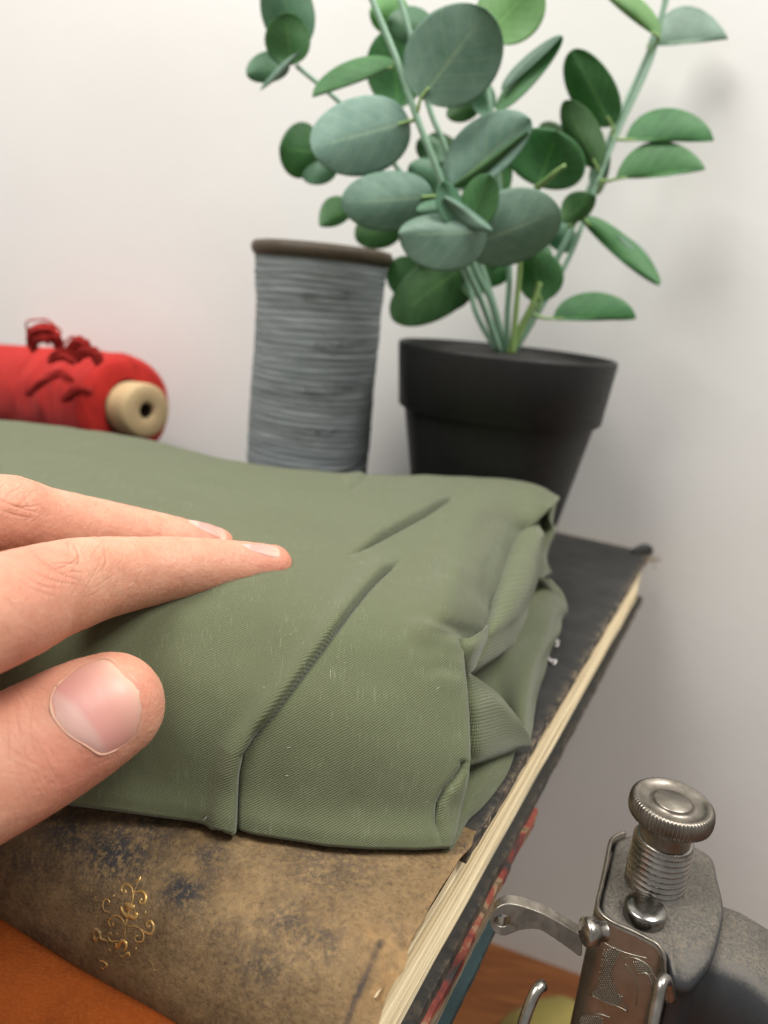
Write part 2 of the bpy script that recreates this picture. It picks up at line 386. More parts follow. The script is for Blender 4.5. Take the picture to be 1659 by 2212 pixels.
MT['leaf_g'] = leaf_mat('glaucous_leaf', (0.082, 0.160, 0.115), (0.148, 0.240, 0.188), (0.23, 0.32, 0.19), 0.5, 0.08)
MT['leaf_p'] = leaf_mat('pale_glaucous_leaf', (0.105, 0.190, 0.145), (0.172, 0.270, 0.216), (0.27, 0.37, 0.25), 0.48, 0.08)
MT['leaf_u'] = leaf_mat('green_leaf_underside', (0.030, 0.098, 0.030), (0.058, 0.155, 0.052), (0.12, 0.26, 0.08), 0.55, 0.10)
MT['leaf_b'] = leaf_mat('bright_leaf_underside', (0.085, 0.20, 0.060), (0.13, 0.27, 0.090), (0.2, 0.36, 0.12), 0.55, 0.12)
MT['leaf_m'] = leaf_mat('mid_green_leaf', (0.060, 0.150, 0.085), (0.10, 0.205, 0.125), (0.15, 0.26, 0.13), 0.5, 0.08)
MT['stem'] = simple('pale_green_stem', (0.22, 0.37, 0.26), 0.5, 0, 0.1, 3, 0.2)
MT['petiole'] = simple('yellow_green_petiole', (0.24, 0.38, 0.12), 0.5, 0, 0.1, 3, 0.2)
MT['mustard'] = simple('mustard_cloth', (0.33, 0.27, 0.075), 0.85, 0, 0.5, 6, 0.2)
MT['lint'] = simple('white_lint', (0.7, 0.66, 0.64), 0.9)
MT['fray'] = simple('frayed_binding', (0.30, 0.23, 0.15), 0.9, 0, 0.3, 4, 0.4)

# ------------------------------------------------------------------ the setting: wall and tabletop
TZ = -27.6
wn = np.array([math.sin(math.radians(18.9)), math.cos(math.radians(18.9)), 0]); wd = np.array([wn[1], -wn[0], 0]); W0 = wn * 40.5
n = 120
A = np.linspace(-110, 110, n); B = np.linspace(TZ, 75, 60)
V = np.array([W0 + wd * a + np.array([0, 0, b]) for b in B for a in A]); V += wn * (0.10 * vnoise(V * 0.13) + 0.03 * vnoise(V * .6))[:, None]
o = mk('wall', V, grid_faces(n, 60), MT['wall']); tag(o, 'off-white painted wall behind the plant and the spool', 'wall', kind='structure')
tp = [W0 - wd * 110 + wn * 0.3, W0 + wd * 110 + wn * 0.3, W0 + wd * 110 - wn * 70, W0 - wd * 110 - wn * 70]
V = [p + np.array([0, 0, TZ]) for p in tp] + [p + np.array([0, 0, TZ - 3]) for p in tp]
o = mk('tabletop', V, [(0, 1, 2, 3)[::-1], (4, 5, 6, 7), (0, 1, 5, 4), (1, 2, 6, 5), (2, 3, 7, 6), (3, 0, 4, 7)], MT['wood'], smooth=False)
tag(o, 'reddish brown wooden tabletop under the books and the sewing machine', 'tabletop', kind='structure')

# ------------------------------------------------------------------ books
az = math.radians(25.4)
bu = np.array([math.sin(az), math.cos(az), 0]); bv = np.array([-math.cos(az), math.sin(az), 0]); BO = np.array([0.76, 10.89, 0.0])
def bk(u, v, z): return BO + bu * u + bv * v + np.array([0, 0, z])
def slab(u0, u1, v0, v1, z0, z1, nu=2, nv=2, rag=0.0, round_=0.0, seed=0):
    """a board: a closed box with finely divided, slightly ragged edges"""
    us = np.r_[u0, u0 + .04, u0 + .1, u0 + .2, np.linspace(u0 + .4, u1 - .4, nu - 8), u1 - .2, u1 - .1, u1 - .04, u1] if nu > 10 else np.linspace(u0, u1, nu)
    vs = np.r_[v0, v0 + .04, v0 + .1, v0 + .2, np.linspace(v0 + .4, v1 - .4, nv - 8), v1 - .2, v1 - .1, v1 - .04, v1] if nv > 10 else np.linspace(v0, v1, nv)
    Vt = []; 
    ra = lambda t, k: rag * vnoise(np.array([[t * 1.7, k * 9.1 + seed, 0.5]]))[0] + rag * .6 * vnoise(np.array([[t * 6.0, k * 5.1 + seed, 1.5]]))[0]
    for z in (z0, z1):
        for j, vv in enumerate(vs):
            for i, uu in enumerate(us):
                a, b = uu, vv
                if j == 0: b += ra(uu, 1)
                if j == nv - 1: b += ra(uu, 2)
                if i == 0: a += ra(vv, 3)
                if i == nu - 1: a += ra(vv, 4)
                Vt.append(bk(a, b, z))
    Fc = [tuple(reversed(f)) for f in grid_faces(nu, nv)] + grid_faces(nu, nv, nu * nv)
    N = nu * nv
    for i in range(nu - 1):
        Fc.append((i, i + 1, N + i + 1, N + i)); k = (nv - 1) * nu + i; Fc.append((k + 1, k, N + k, N + k + 1))
    for j in range(nv - 1):
        k = j * nu; Fc.append((k + nu, k, N + k, N + k + nu)); k = j * nu + nu - 1; Fc.append((k, k + nu, N + k + nu, N + k))
    # board axes are left-handed, flip
    return np.array(Vt), [tuple(reversed(f)) for f in Fc]
def attr(o, name, vals):
    a = o.data.attributes.new(name, 'FLOAT', 'POINT'); a.data.foreach_set('value', np.asarray(vals, float))

ledger = thing('old_book', bk(14, 20, -2.8), 'large old book with worn brown leather spine and black boards, topmost of the stack', 'book')
# front board
V, Fc = slab(3.2, 28.4, -0.37, 41, -0.34, -0.006, 90, 40, 0.028, seed=1)
dd = np.array([[np.dot(p - BO, bu), np.dot(p - BO, bv)] for p in V])
wear = 0.8 * np.exp(-(dd[:, 1] + .37) / 0.09) + .8 * np.exp(-(28.4 - dd[:, 0]) / 0.2)
o = mk('board', V, Fc, MT['board'], ledger, smooth=False, bevel=0.04); attr(o, 'wear', np.clip(wear, 0, 1))
# back board, its lip sticks out past the pages
V, Fc = slab(-0.3, 28.6, -0.44, 41, -2.78, -2.42, 100, 40, 0.03, seed=5)
dd = np.array([[np.dot(p - BO, bu), np.dot(p - BO, bv)] for p in V])
o = mk('board', V, Fc, MT['board'], ledger, smooth=False, bevel=0.05); attr(o, 'wear', np.clip(np.exp(-(dd[:, 1] + .44) / 0.06) * .45 + .6 * np.exp(-(dd[:, 0] + .3) / 1.0), 0, 1))
# page block
nu, nz = 240, 46
uu = np.linspace(-0.6, 28.0, nu); zz = np.linspace(-2.425, -0.335, nz)
pv = np.zeros((nz, nu)); ph = rng.random(nz) * 0.045 + np.where(rng.random(nz) < .14, 0.05, 0)
G = np.stack(np.meshgrid(uu * .25, np.arange(nz) * 3.3, [0.3]), -1)[:, :, 0]
pv = -0.20 + ph[:, None] + 0.03 * vnoise(G)
V = np.array([bk(uu[i], pv[j, i], zz[j]) for j in range(nz) for i in range(nu)])
mb = MB(); mb.add(V, [tuple(reversed(f)) for f in grid_faces(nu, nz)])
fore = np.array([bk(28.0 - (0.0 if k == 0 else 0.0), vv, z) for vv in (-0.15, 40.6) for k, z in enumerate(zz)])
mb.add(fore, [(k, k + 1, nz + k + 1, nz + k) for k in range(nz - 1)])
mb.build('page_block', MT['pages'], ledger, smooth=False)
# leather spine: joint, rounded back, turned under
prof = [(4.0, -0.34), (3.9, -0.03), (3.75, 0.012), (2.4, 0.02), (1.2, 0.02), (0.5, 0.0), (0.12, -0.10), (-0.35, -0.26), (-0.85, -0.62), (-1.18, -1.15), (-1.36, -1.75), (-1.42, -2.3), (-1.30, -2.72), (-0.9, -2.80)]
pr = crom([(a, b, 0) for a, b in prof], 90)[:, :2]
nv = 260; vv = np.linspace(0.0, 41, nv) ** 1.0
vv = -0.33 + 41 * (np.linspace(0, 1, nv) ** 1.7)
V = []; wr = []
for j, v_ in enumerate(vv):
    for i, (a, b) in enumerate(pr):
        e = 0.10 * math.exp(-(v_ + .33) / 0.35) if a < 0.4 else 0.0
        rag = 0.07 * vnoise(np.array([[a * 2.1, 3.3, j * .0]]))[0] * math.exp(-(v_ + .33) / 0.1)
        a2 = a + (0.10 * vnoise(np.array([[v_ * 0.9, 7.7, 0]]))[0] if a > 3.5 else 0)
        V.append(bk(a2 + e * 0.6, v_ + rag, b - e)); wr.append(math.exp(-(v_ + .33) / 0.45) * (.9 if a < 0.8 else 0.4) + 0.25 * math.exp(-((a - .2) / .4) ** 2) * math.exp(-(v_ + .33) / 3))
V = np.array(V); V[:, 2] += 0.035 * vnoise(V * 0.8) + 0.02 * vnoise(V * 2.7)
spx = project(V); wr = np.array(wr)
def dpoly(pl): 
    pl = crom([(a, b, 0) for a, b in pl], 30)[:, :2]; return np.min(np.linalg.norm(spx[:, None] - pl[None], axis=2), 1)
onear = np.array([v_ for v_ in vv for _ in pr]) < 4
groove = np.where(onear, np.exp(-(dpoly([(822, 2036), (800, 2085), (772, 2150), (742, 2225)]) / 5.5) ** 2), 0)
capw = np.where(onear, np.exp(-(dpoly([(805, 2026), (838, 2040), (848, 2080), (838, 2120), (815, 2150)]) / 17) ** 2), 0)
fold_ = np.where(onear, np.exp(-(dpoly([(800, 2012), (850, 2008), (890, 2020)]) / 6) ** 2), 0)
V[:, 2] += -0.05 * groove - 0.04 * fold_ + capw * (0.035 + 0.07 * vnoise(V * 5.5))
wr = np.clip(wr, 0, 1) * .8 + capw
spine = mk('spine', V, [tuple(reversed(f)) for f in grid_faces(len(pr), nv)], MT['leather'], ledger, solid=0.05); attr(spine, 'wear', np.clip(wr, 0, 1)); st_ = np.zeros(len(V))
for cx, cy, rr_, am in ((250, 1840, 95, 1), (150, 1800, 70, .9), (395, 1925, 62, 1), (330, 1790, 60, .8), (450, 1850, 50, .8), (60, 1860, 60, .6), (620, 1990, 55, .7), (700, 2040, 60, .7), (860, 2010, 30, .5), (560, 2090, 70, .6), (1000, 1835, 30, .7), (90, 2030, 50, .5), (700, 1860, 110, .5), (480, 2000, 50, .4)):
    st_ = np.maximum(st_, am * np.exp(-(np.linalg.norm((spx - (cx, cy)) * (1, 1.25), axis=1) / rr_) ** 2))
st_ *= np.array([v_ for v_ in vv for _ in pr]) < 20
attr(spine, 'stain', np.clip(st_ + groove + .8 * capw * (vnoise(V * 4.0 + 3) > .25), 0, 1))
attr(spine, 'groove', groove)
spine.modifiers['thick'].offset = -1
# frayed corner threads and cloth-tape ends
mb = MB()
c0 = bk(27.4, -0.39, -0.12)
for k in range(9):
    d = np.array([rng.uniform(-.1, .5), rng.uniform(-.3, .3), rng.uniform(-.35, .3)]) * 1.5
    mb.add(*tube(crom([c0 + bu * rng.uniform(-.5, .3), c0 + d * .5 + rng.normal(0, .06, 3), c0 + d], 8), 0.022, 5))
for k in range(26):
    u_ = rng.uniform(3.5, 27); q = bk(u_, -0.39, -0.03); d = bu * rng.uniform(-.3, .3) + np.array([0, 0, rng.uniform(-.12, .02)]) - bv * rng.uniform(0.0, .1)
    mb.add(*tube([q, q + d * .5 + [0, 0, .02], q + d], 0.012, 4))
mb.build('frayed_edge', MT['fray'], ledger)
mb = MB(); mb.add(*tube(crom([bk(27.7, .4, .0), bk(28.35, -.1, .10), bk(28.5, -.33, .06), bk(28.2, -.40, -.1)], 12), [.1, .16, .2, .24, .26, .28, .28, .26, .22, .18, .14, .08], 10))
o = mb.build('bent_corner', MT['board'], ledger); attr(o, 'wear', np.zeros(len(o.data.vertices)))

# gilt ornament pressed into the spine
from mathutils.bvhtree import BVHTree
bvh = BVHTree.FromPolygons([Vector(p) for p in V], grid_faces(len(pr), nv))
def onspine(cx, cy, lift=-0.004):
    px, py = 164.6 + cx * 0.16534, 1865.2 + cy * 0.16534
    h = bvh.ray_cast(Vector(CP), Vector(ray(px, py)).normalized())
    if h[0] is None: return None
    nn = h[1] if h[1].dot(Vector(ray(px, py))) < 0 else -h[1]
    return np.array(h[0]) + np.array(nn) * lift
def spiral(cx, cy, r0, r1, a0, turns, n=26):
    return [(cx + (r0 + (r1 - r0) * t) * math.cos(a0 + turns * 2 * math.pi * t), cy + (r0 + (r1 - r0) * t) * math.sin(a0 + turns * 2 * math.pi * t)) for t in np.linspace(0, 1, n)]
gold = MB()
def stroke(pts, r):
    r *= 1.3; q = [onspine(*p, -0.5 * r) for p in pts]; q = [p for p in q if p is not None]
    if len(q) > 2: gold.add(*tube(q, np.full(len(q), r) * (0.75 + 0.35 * np.sin(np.linspace(0, 3.14, len(q)))), 6))
def crv(*pts): return [tuple(p) for p in crom([(a, b, 0) for a, b in pts], 22)[:, :2]]
stroke(crv((835, 165), (800, 260), (745, 390), (735, 480), (690, 600), (655, 760), (635, 880), (630, 960)), 0.019)
stroke(crv((770, 225), (815, 215), (835, 165)), 0.028)
stroke(crv((735, 420), (725, 330), (670, 275), (610, 285), (585, 340), (610, 390), (650, 370), (625, 340)), 0.022)
stroke(crv((750, 390), (800, 365), (865, 370), (905, 430), (890, 510), (840, 525), (825, 480), (860, 470)), 0.024)
stroke(crv((580, 560), (600, 630), (660, 690), (700, 690), (760, 715), (790, 660), (755, 640)), 0.034)
stroke(crv((640, 520), (700, 560), (765, 570)), 0.050); stroke(crv((650, 560), (690, 590), (720, 600)), 0.045)
stroke(crv((440, 640), (370, 620), (345, 550), (370, 475), (420, 480), (430, 530), (395, 540)), 0.016)
stroke(crv((640, 820), (600, 730), (530, 680), (470, 700), (420, 760), (450, 820), (490, 790), (460, 770)), 0.015)
stroke(crv((660, 830), (740, 815), (820, 850), (880, 930), (860, 1020), (780, 1020), (765, 950), (810, 950)), 0.016)
stroke(crv((830, 850), (900, 900), (980, 920), (1010, 830), (970, 750), (920, 780), (930, 840), (965, 810)), 0.022)
stroke(crv((410, 1015), (320, 980), (300, 900), (250, 870), (230, 940), (250, 1010), (285, 960)), 0.036)
stroke(crv((540, 1010), (460, 1020), (410, 950), (440, 900), (470, 940)), 0.016)
stroke(crv((520, 1040), (525, 1110), (560, 1060), (600, 1010), (650, 1050), (640, 1120), (600, 1150)), 0.030)
stroke(crv((560, 1200), (610, 1220), (680, 1170), (700, 1220)), 0.024)
stroke(crv((300, 1280), (350, 1280), (400, 1330), (350, 1380), (320, 1350)), 0.020)
stroke(crv((960, 1270), (1000, 1320), (1010, 1380), (1050, 1400)), 0.012)
for cx, cy, r in ((495, 420, .028), (905, 640, .03), (250, 440, .012), (270, 690, .012), (535, 920, .014), (440, 1130, .014), (780, 1110, .018), (640, 360, .02)):
    stroke([(cx - 8, cy), (cx, cy + 2), (cx + 8, cy)], r)
oo = gold.build('gilt_ornament', MT['gold'], spine)

# lower books of the stack
def lower_book(name, label, u0, u1, v0, v1, zt, zb, top, pages, bot, inset=0.3, th_=0.3, uin=0.3):
    t = thing(name, bk((u0 + u1) / 2, (v0 + v1) / 2, zb), label, 'book', 'old books stacked under the leather book')
    V, Fc = slab(u0, u1, v0, v1, zt - th_, zt, 60, 20, 0.05, seed=zt); o = mk('board', V, Fc, top, t, smooth=False, bevel=0.04)
    V, Fc = slab(u0, u1 - uin, v0 - .02, v1, zb, zb + th_, 60, 20, 0.04, seed=zb); mk('board', V, Fc, bot, t, smooth=False, bevel=0.04)
    V, Fc = slab(u0 + .1, u1 - uin - .05, v0 + inset, v1 - .3, zb + th_ - .002, zt - th_ + .002, 60, 4, 0.03, seed=3.1); mk('page_block', V, Fc, pages, t, smooth=False)
    mb = MB(); pf = crom([(u0 + .4, zt - .01, 0), (u0 - .2, zt - .1, 0), (u0 - .45, (zt + zb) / 2, 0), (u0 - .2, zb + .1, 0), (u0 + .4, zb + .01, 0)], 16)
    W = np.array([bk(a, b_, z) for b_ in np.linspace(v0 + .02, v1 - .02, 12) for a, z, _ in pf]); mb.add(W, grid_faces(16, 12)); mb.build('spine', bot, t, solid=0.1)
    return t
lower_book('old_book', 'thin book with scuffed red marbled board, directly under the leather book', 0.2, 9.4, -0.56, 28, -2.80, -4.6, MT['marbled'], MT['pages2'], MT['teal'], .22, .28, 2.7)
lower_book('old_book', 'dark teal book below the red marbled book', 0.3, 6.0, 0.5, 36, -4.63, -9.0, MT['teal'], MT['pages2'], MT['teal'])
lower_book('old_book', 'thick brown book second from the bottom of the stack', 0.6, 6.2, 0.8, 38, -9.02, -17.0, MT['brown_book'], MT['pages2'], MT['brown_book'])
lower_book('old_book', 'thick brown book lying on the tabletop at the bottom of the stack', 0.6, 6.2, 0.7, 40, -17.02, TZ + .01, MT['brown_book'], MT['pages2'], MT['teal'])

# orange velvet, a folded cloth lying beside / under the spine
nu, nv = 90, 60
V = []; UV = []
for j in range(nv):
    for i in range(nu):
        v_ = 2.6 + 30 * i / (nu - 1); u_ = 0.5 - 9.0 * j / (nv - 1)
        p = bk(u_, v_, -2.92); V.append(p)
V = np.array(V); V[:, 2] += 0.12 * vnoise(V * .35) - 0.05
dd = (V - BO) @ bu; V[:, 2] -= 0.03 * np.clip(-2.5 - dd, 0, 9) ** 2 * .35
cv = MB(); cv.add(V, grid_faces(nu, nv))
o = cv.build('velvet_cloth', MT['velvet'], None, org=bk(-3, 12, -3.5), solid=0.55); o.modifiers['thick'].offset = 1
tag(o, 'orange velvet cloth under the brown leather spine', 'cloth')

# ------------------------------------------------------------------ the folded olive cloth
def resample(ctrl, n):
    return crom(ctrl, n)
back = [(-260, 888), (-100, 900), (0, 911), (150, 923), (300, 950), (450, 985), (530, 1001), (700, 1022), (880, 1031), (1000, 1032), (1080, 1037), (1131, 1042), (1171, 1052), (1208, 1077)]
front = [(-260, 1718), (0, 1733), (130, 1744), (300, 1765), (400, 1779), (440, 1789), (470, 1798), (490, 1797), (505, 1795), (530, 1803), (600, 1820), (700, 1836), (800, 1843), (900, 1845), (975, 1841)]
right = [(1208, 1077), (1192, 1094), (1168, 1117), (1150, 1135), (1128, 1152), (1109, 1170), (1088, 1203), (1082, 1233), (1070, 1269), (1054, 1303), (1051, 1332), (1042, 1362), (1003, 1388), (998, 1415), (1001, 1454), (1009, 1550), (1012, 1640), (1003, 1700), (990, 1770), (975, 1841)]
left = [(-260, 888), (-260, 1718)]
NU, NV = 460, 420
def by_x(pl, xs): pl = np.array(pl, float); return np.interp(xs, pl[:, 0], pl[:, 1])
sm = lambda a, k: np.convolve(np.pad(a, k, mode='edge'), np.ones(2 * k + 1) / (2 * k + 1), 'valid')
tu = np.linspace(0, 1, NU); tv = np.linspace(0, 1, NV)
bx = -260 + (1208 + 260) * tu; fx = -260 + (975 + 260) * tu
byy = sm(by_x(back, bx), 6); fyy = sm(by_x(front, fx), 3)
byy[-1] = 1077; fyy[-1] = 1841
Rp = np.array(right, float); ry = 1077 + (1841 - 1077) * tv
rx = sm(np.interp(ry, Rp[:, 1], Rp[:, 0]), 3); rx[0] = 1208; rx[-1] = 975
chord = 1208 + (975 - 1208) * tv
offx = rx - chord
U_, V_ = np.meshgrid(tu, tv)
PX = bx[None] + (fx - bx)[None] * V_ + offx[:, None] * np.clip((U_ - 0.55) / 0.45, 0, 1) ** 2.2
PY = byy[None] + (fyy - byy)[None] * V_
zt_v = [0, .06, .12, .22, .34, .41, .46, .52, .60, .66, .72, .78, .84, .90,   .955, 1.0]
zR = [4.2, 4.25, 4.25, 4.2, 4.02, 3.8, 3.55, 3.17, 2.68, 2.3, 1.95, 1.55, 1.15, .70, .46, .17]
zM = [4.35, 4.6, 4.65, 4.55, 4.25, 3.95, 3.68, 3.35, 2.92, 2.55, 2.13, 1.7, 1.25, .8, .46, .17]
zL = [4.45, 4.5, 4.5, 4.45, 4.3, 4.08, 3.88, 3.5, 3.05, 2.62, 2.2, 1.72, 1.25, .8, .46, .17]
zr, zm, zl = (sm(sm(np.interp(tv, zt_v, z), 16), 12)[:, None] for z in (zR, zM, zL))
wR = np.clip((U_ - .62) / .38, 0, 1); wR = wR * wR * (3 - 2 * wR); wL = np.clip((.6 - U_) / .45, 0, 1)
Z = zm * (1 - wR) * (1 - wL) + zr * wR * (1 - wL) + zl * wL
ru = np.clip((U_ - .885) / .115, 0, 1); gv = np.interp(tv, [0, .03, .10, .38, .43, .6, 1], [.0, .1, .95, .95, .34, .26, .0])[:, None]
Z = Z - gv * ru ** 2.6 + 0.15 * np.exp(-((U_ - .905) / .03) ** 2) * np.interp(tv, [0, .08, .3, .45], [0, 1, 1, 0])[:, None]
A3 = np.empty((NV, NU, 3))
dx = Fw[None, None] + Rv[None, None] * ((PX - IW / 2) / F)[..., None] - Uv[None, None] * ((PY - IH / 2) / F)[..., None]
A3 = CP + dx * ((Z - CH) / dx[..., 2])[..., None]
# soften the lens-traced depth a little
def smooth3(a, it, wv=.5):
    for _ in range(it):
        b = a.copy(); b[1:-1, 1:-1] = (a[:-2, 1:-1] + a[2:, 1:-1] + a[1:-1, :-2] + a[1:-1, 2:]) / 4; a = a * (1 - wv) + b * wv
    return a
A3 = smooth3(A3, 30)
A3[..., 1] += (0.20 * np.clip((tv - .94) / .06, 0, 1) ** 2.2)[:, None]
Nn = np.cross(np.gradient(A3, axis=1), np.gradient(A3, axis=0)); Nn /= np.linalg.norm(Nn, axis=2)[..., None] + 1e-12
if (Nn[..., 2].mean()) < 0: Nn = -Nn
pix = project(A3.reshape(-1, 3)).reshape(NV, NU, 2)
def polydist(pl):
    """signed px distance & parameter 0..1 to a polyline; positive = right of travel"""
    pl = np.array(pl, float); best = np.full(pix.shape[:2], 1e9); sg = np.zeros_like(best); par = np.zeros_like(best)
    L = np.r_[0, np.cumsum(np.linalg.norm(np.diff(pl, axis=0), axis=1))]
    for k in range(len(pl) - 1):
        a, b = pl[k], pl[k + 1]; d = b - a; q = pix - a; t = np.clip((q @ d) / (d @ d), 0, 1)
        e = q - t[..., None] * d; r = np.linalg.norm(e, axis=-1); m = r < best
        best[m] = r[m]; sg[m] = np.sign(d[0] * e[..., 1] - d[1] * e[..., 0])[m]; par[m] = ((L[k] + t * (L[k + 1] - L[k])) / L[-1])[m]
    return best * np.where(sg == 0, 1, sg), par
H = np.zeros((NV, NU))
def pleat(pl, h, wl, wr, depth, wd_, taper=(0.12, 0.12)):
    """a pinch: rises over wl px on the left of travel, falls over wr px, groove behind it"""
    global H
    d, t = polydist(pl); tp_ = np.clip(t / taper[0], 0, 1) * np.clip((1 - t) / taper[1], 0, 1); tp_ = tp_ * tp_ * (3 - 2 * tp_)
    tp_ = np.where((t <= 0) | (t >= 1), 0, tp_)
    prof_ = np.where(d < 0, np.exp(-(d / wl) ** 2), np.exp(-(d / wr) ** 2)) * h - depth * np.exp(-((d - wr * 1.6) / wd_) ** 2)
    H += prof_ * tp_
def dent(cx, cy, rx_, ry_, ang, h):
    global H
    c, s_ = math.cos(ang), math.sin(ang); x = pix[..., 0] - cx; y = pix[..., 1] - cy
    H += h * np.exp(-((x * c + y * s_) / rx_) ** 2 - ((-x * s_ + y * c) / ry_) ** 2)
plA = [(872, 1203), (850, 1217), (820, 1240), (790, 1270), (755, 1312), (715, 1365), (670, 1425), (625, 1485), (580, 1545), (540, 1590), (517, 1625), (508, 1670), (505, 1730), (504, 1795)]
pleat(plA[::-1], 0.19, 30, 4.5, 0.15, 6, (0.02, 0.10))
dent(478, 1790, 26, 60, 0, 0.14); dent(545, 1740, 40, 120, 0, 0.08)
plB = [(990, 1055), (960, 1080), (915, 1110), (860, 1140), (800, 1174), (765, 1192), (735, 1203)]
pleat(plB[::-1], 0.20, 60, 3.0, 0.34, 4.5, (0.40, 0.22))
pleat([(745, 1056), (775, 1036), (790, 1028)], 0.12, 16, 5, 0.08, 9, (.3, .2))
# finger-side ridge: cloth pushed up just in front of the index finger
pleat([(395, 1292), (480, 1254), (560, 1238), (640, 1228), (720, 1222)], 0.10, 60, 40, 0, 10, (.3, .5))
pleat([(420, 1285), (480, 1256), (540, 1243), (600, 1238)], 0.05, 5, 5, 0.04, 5, (.2, .3))
# pinch at the lower right corner
pleat([(1014, 1640), (1008, 1664), (990, 1690), (970, 1714), (957, 1740), (954, 1770), (960, 1810), (968, 1838)], 0.05, 30, 7, 0.15, 8, (.06, .45))
pleat([(1000, 1250), (960, 1215), (900, 1185)], 0.05, 22, 10, 0.03, 12, (.3, .5))
pleat([(1000, 1395), (960, 1370), (905, 1352), (850, 1350)], 0.06, 26, 12, 0.03, 14, (.15, .6))
pleat([(1004, 1480), (950, 1470), (890, 1480)], 0.04, 30, 16, 0.02, 14, (.2, .6))
dent(990, 1770, 20, 60, 0.1, -0.05)
# long soft drape lines
for (pl, h, wid) in (([(1130, 1060), (1080, 1130), (1000, 1250), (900, 1420)], 0.10, 60), ([(1100, 1085), (1060, 1180), (1040, 1290)], 0.09, 28),
                     ([(1075, 1130), (1045, 1230), (1030, 1330)], -0.05, 16), ([(1010, 1215), (1000, 1300), (985, 1400)], 0.04, 40),
                     ([(905, 1190), (930, 1240), (940, 1290)], -0.05, 22), ([(640, 1050), (560, 1120), (480, 1160)], 0.05, 50), ([(200, 940), (350, 1010), (470, 1030)], 0.05, 40),
                     ([(700, 1110), (800, 1085), (880, 1060)], 0.05, 30), ([(860, 1440), (800, 1560), (770, 1700)], 0.04, 55), ([(420, 1500), (380, 1620), (330, 1740)], 0.05, 60),
                     ([(1120, 1055), (1160, 1075), (1190, 1090)], -0.06, 14)):
    d, t = polydist(pl); H += h * np.exp(-(d / wid) ** 2) * np.sin(np.clip(t, 0, 1) * math.pi) ** 2 * 1.25
H += 0.035 * vnoise(A3 * 0.45) + 0.020 * vnoise(A3 * np.array([1.1, .6, 1.1]) + 5) + 0.006 * vnoise(A3 * 3.1 + 9)
A3 = A3 + Nn * H[..., None]
# wrap the right edge inward and the front bottom under, drop the back
ext = [A3[:, -1] + np.array([a, b, c]) for a, b, c in ((-0.05, .10, -.01), (-.2, .22, -.04), (-.5, .32, -.1), (-1.3, .4, -.2))]
A3 = np.concatenate([A3] + [e[:, None] for e in ext], 1)
botr = [A3[-1] + np.array([0, b, c]) for b, c in ((.03, -.05), (.12, -.10), (.4, -.13), (2.0, -.13))]
A3 = np.concatenate([A3] + [r[None] for r in botr], 0)
topr = []
for b, c in ((.5, -.12), (.9, -.5), (1.15, -1.2), (1.2, -2.2), (1.2, 99)):
    r = A3[0] + np.array([0, b, c if c < 90 else 0]); 
    if c > 90: r[:, 2] = 0.03
    topr.append(r)
A3 = np.concatenate([r[None] for r in topr[::-1]] + [A3], 0)
nv_, nu_ = A3.shape[:2]
ul = np.r_[0, np.cumsum(sm(np.median(np.linalg.norm(np.diff(A3, axis=1), axis=2), axis=0), 6))]; vl = np.r_[0, np.cumsum(sm(np.median(np.linalg.norm(np.diff(A3, axis=0), axis=2), axis=1), 3))]
UVa = np.stack(np.meshgrid(ul, vl), -1).reshape(-1, 2)
cl = MB(); cl.add(A3.reshape(-1, 3), grid_faces(nu_, nv_), UVa)

def patch(rows, nu, nv, noise=0.02, seed=0, uvrot=0.0, ribs=None):
    """rows: lists of (px, py, z) of equal count; becomes a smooth sheet of cloth"""
    C3 = np.array([[P(*q) for q in r] for r in rows])
    g3 = cromw(C3, nv); g3 = np.swapaxes(cromw(np.swapaxes(g3, 0, 1), nu), 0, 1)
    N_ = np.cross(np.gradient(g3, axis=1), np.gradient(g3, axis=0)); N_ /= np.linalg.norm(N_, axis=2)[..., None] + 1e-12
    s_ = np.sign((N_ * (CP - g3)).sum(-1).mean()); N_ *= s_
    g3 = g3 + N_ * (noise * vnoise(g3 * 1.3 + seed))[..., None]
    if ribs:
        tt = np.linspace(0, 1, nv)[:, None] + 0.012 * vnoise(g3 * 1.1 + 3)
        g3 = g3 + N_ * (ribs[1] * np.sin(tt * 2 * math.pi * ribs[0]) * (0.6 + 0.4 * vnoise(g3 * .9)))[..., None]
    a = np.r_[0, np.cumsum(np.linalg.norm(np.diff(g3[nv // 2], axis=0), axis=1))]; b = np.r_[0, np.cumsum(np.linalg.norm(np.diff(g3[:, nu // 2], axis=0), axis=1))]
    uv = np.stack(np.meshgrid(a, b), -1).reshape(-1, 2) + seed
    c, s2 = math.cos(uvrot), math.sin(uvrot); uv = uv @ np.array([[c, -s2], [s2, c]])
    cl.add(g3.reshape(-1, 3), grid_faces(nu, nv), uv)
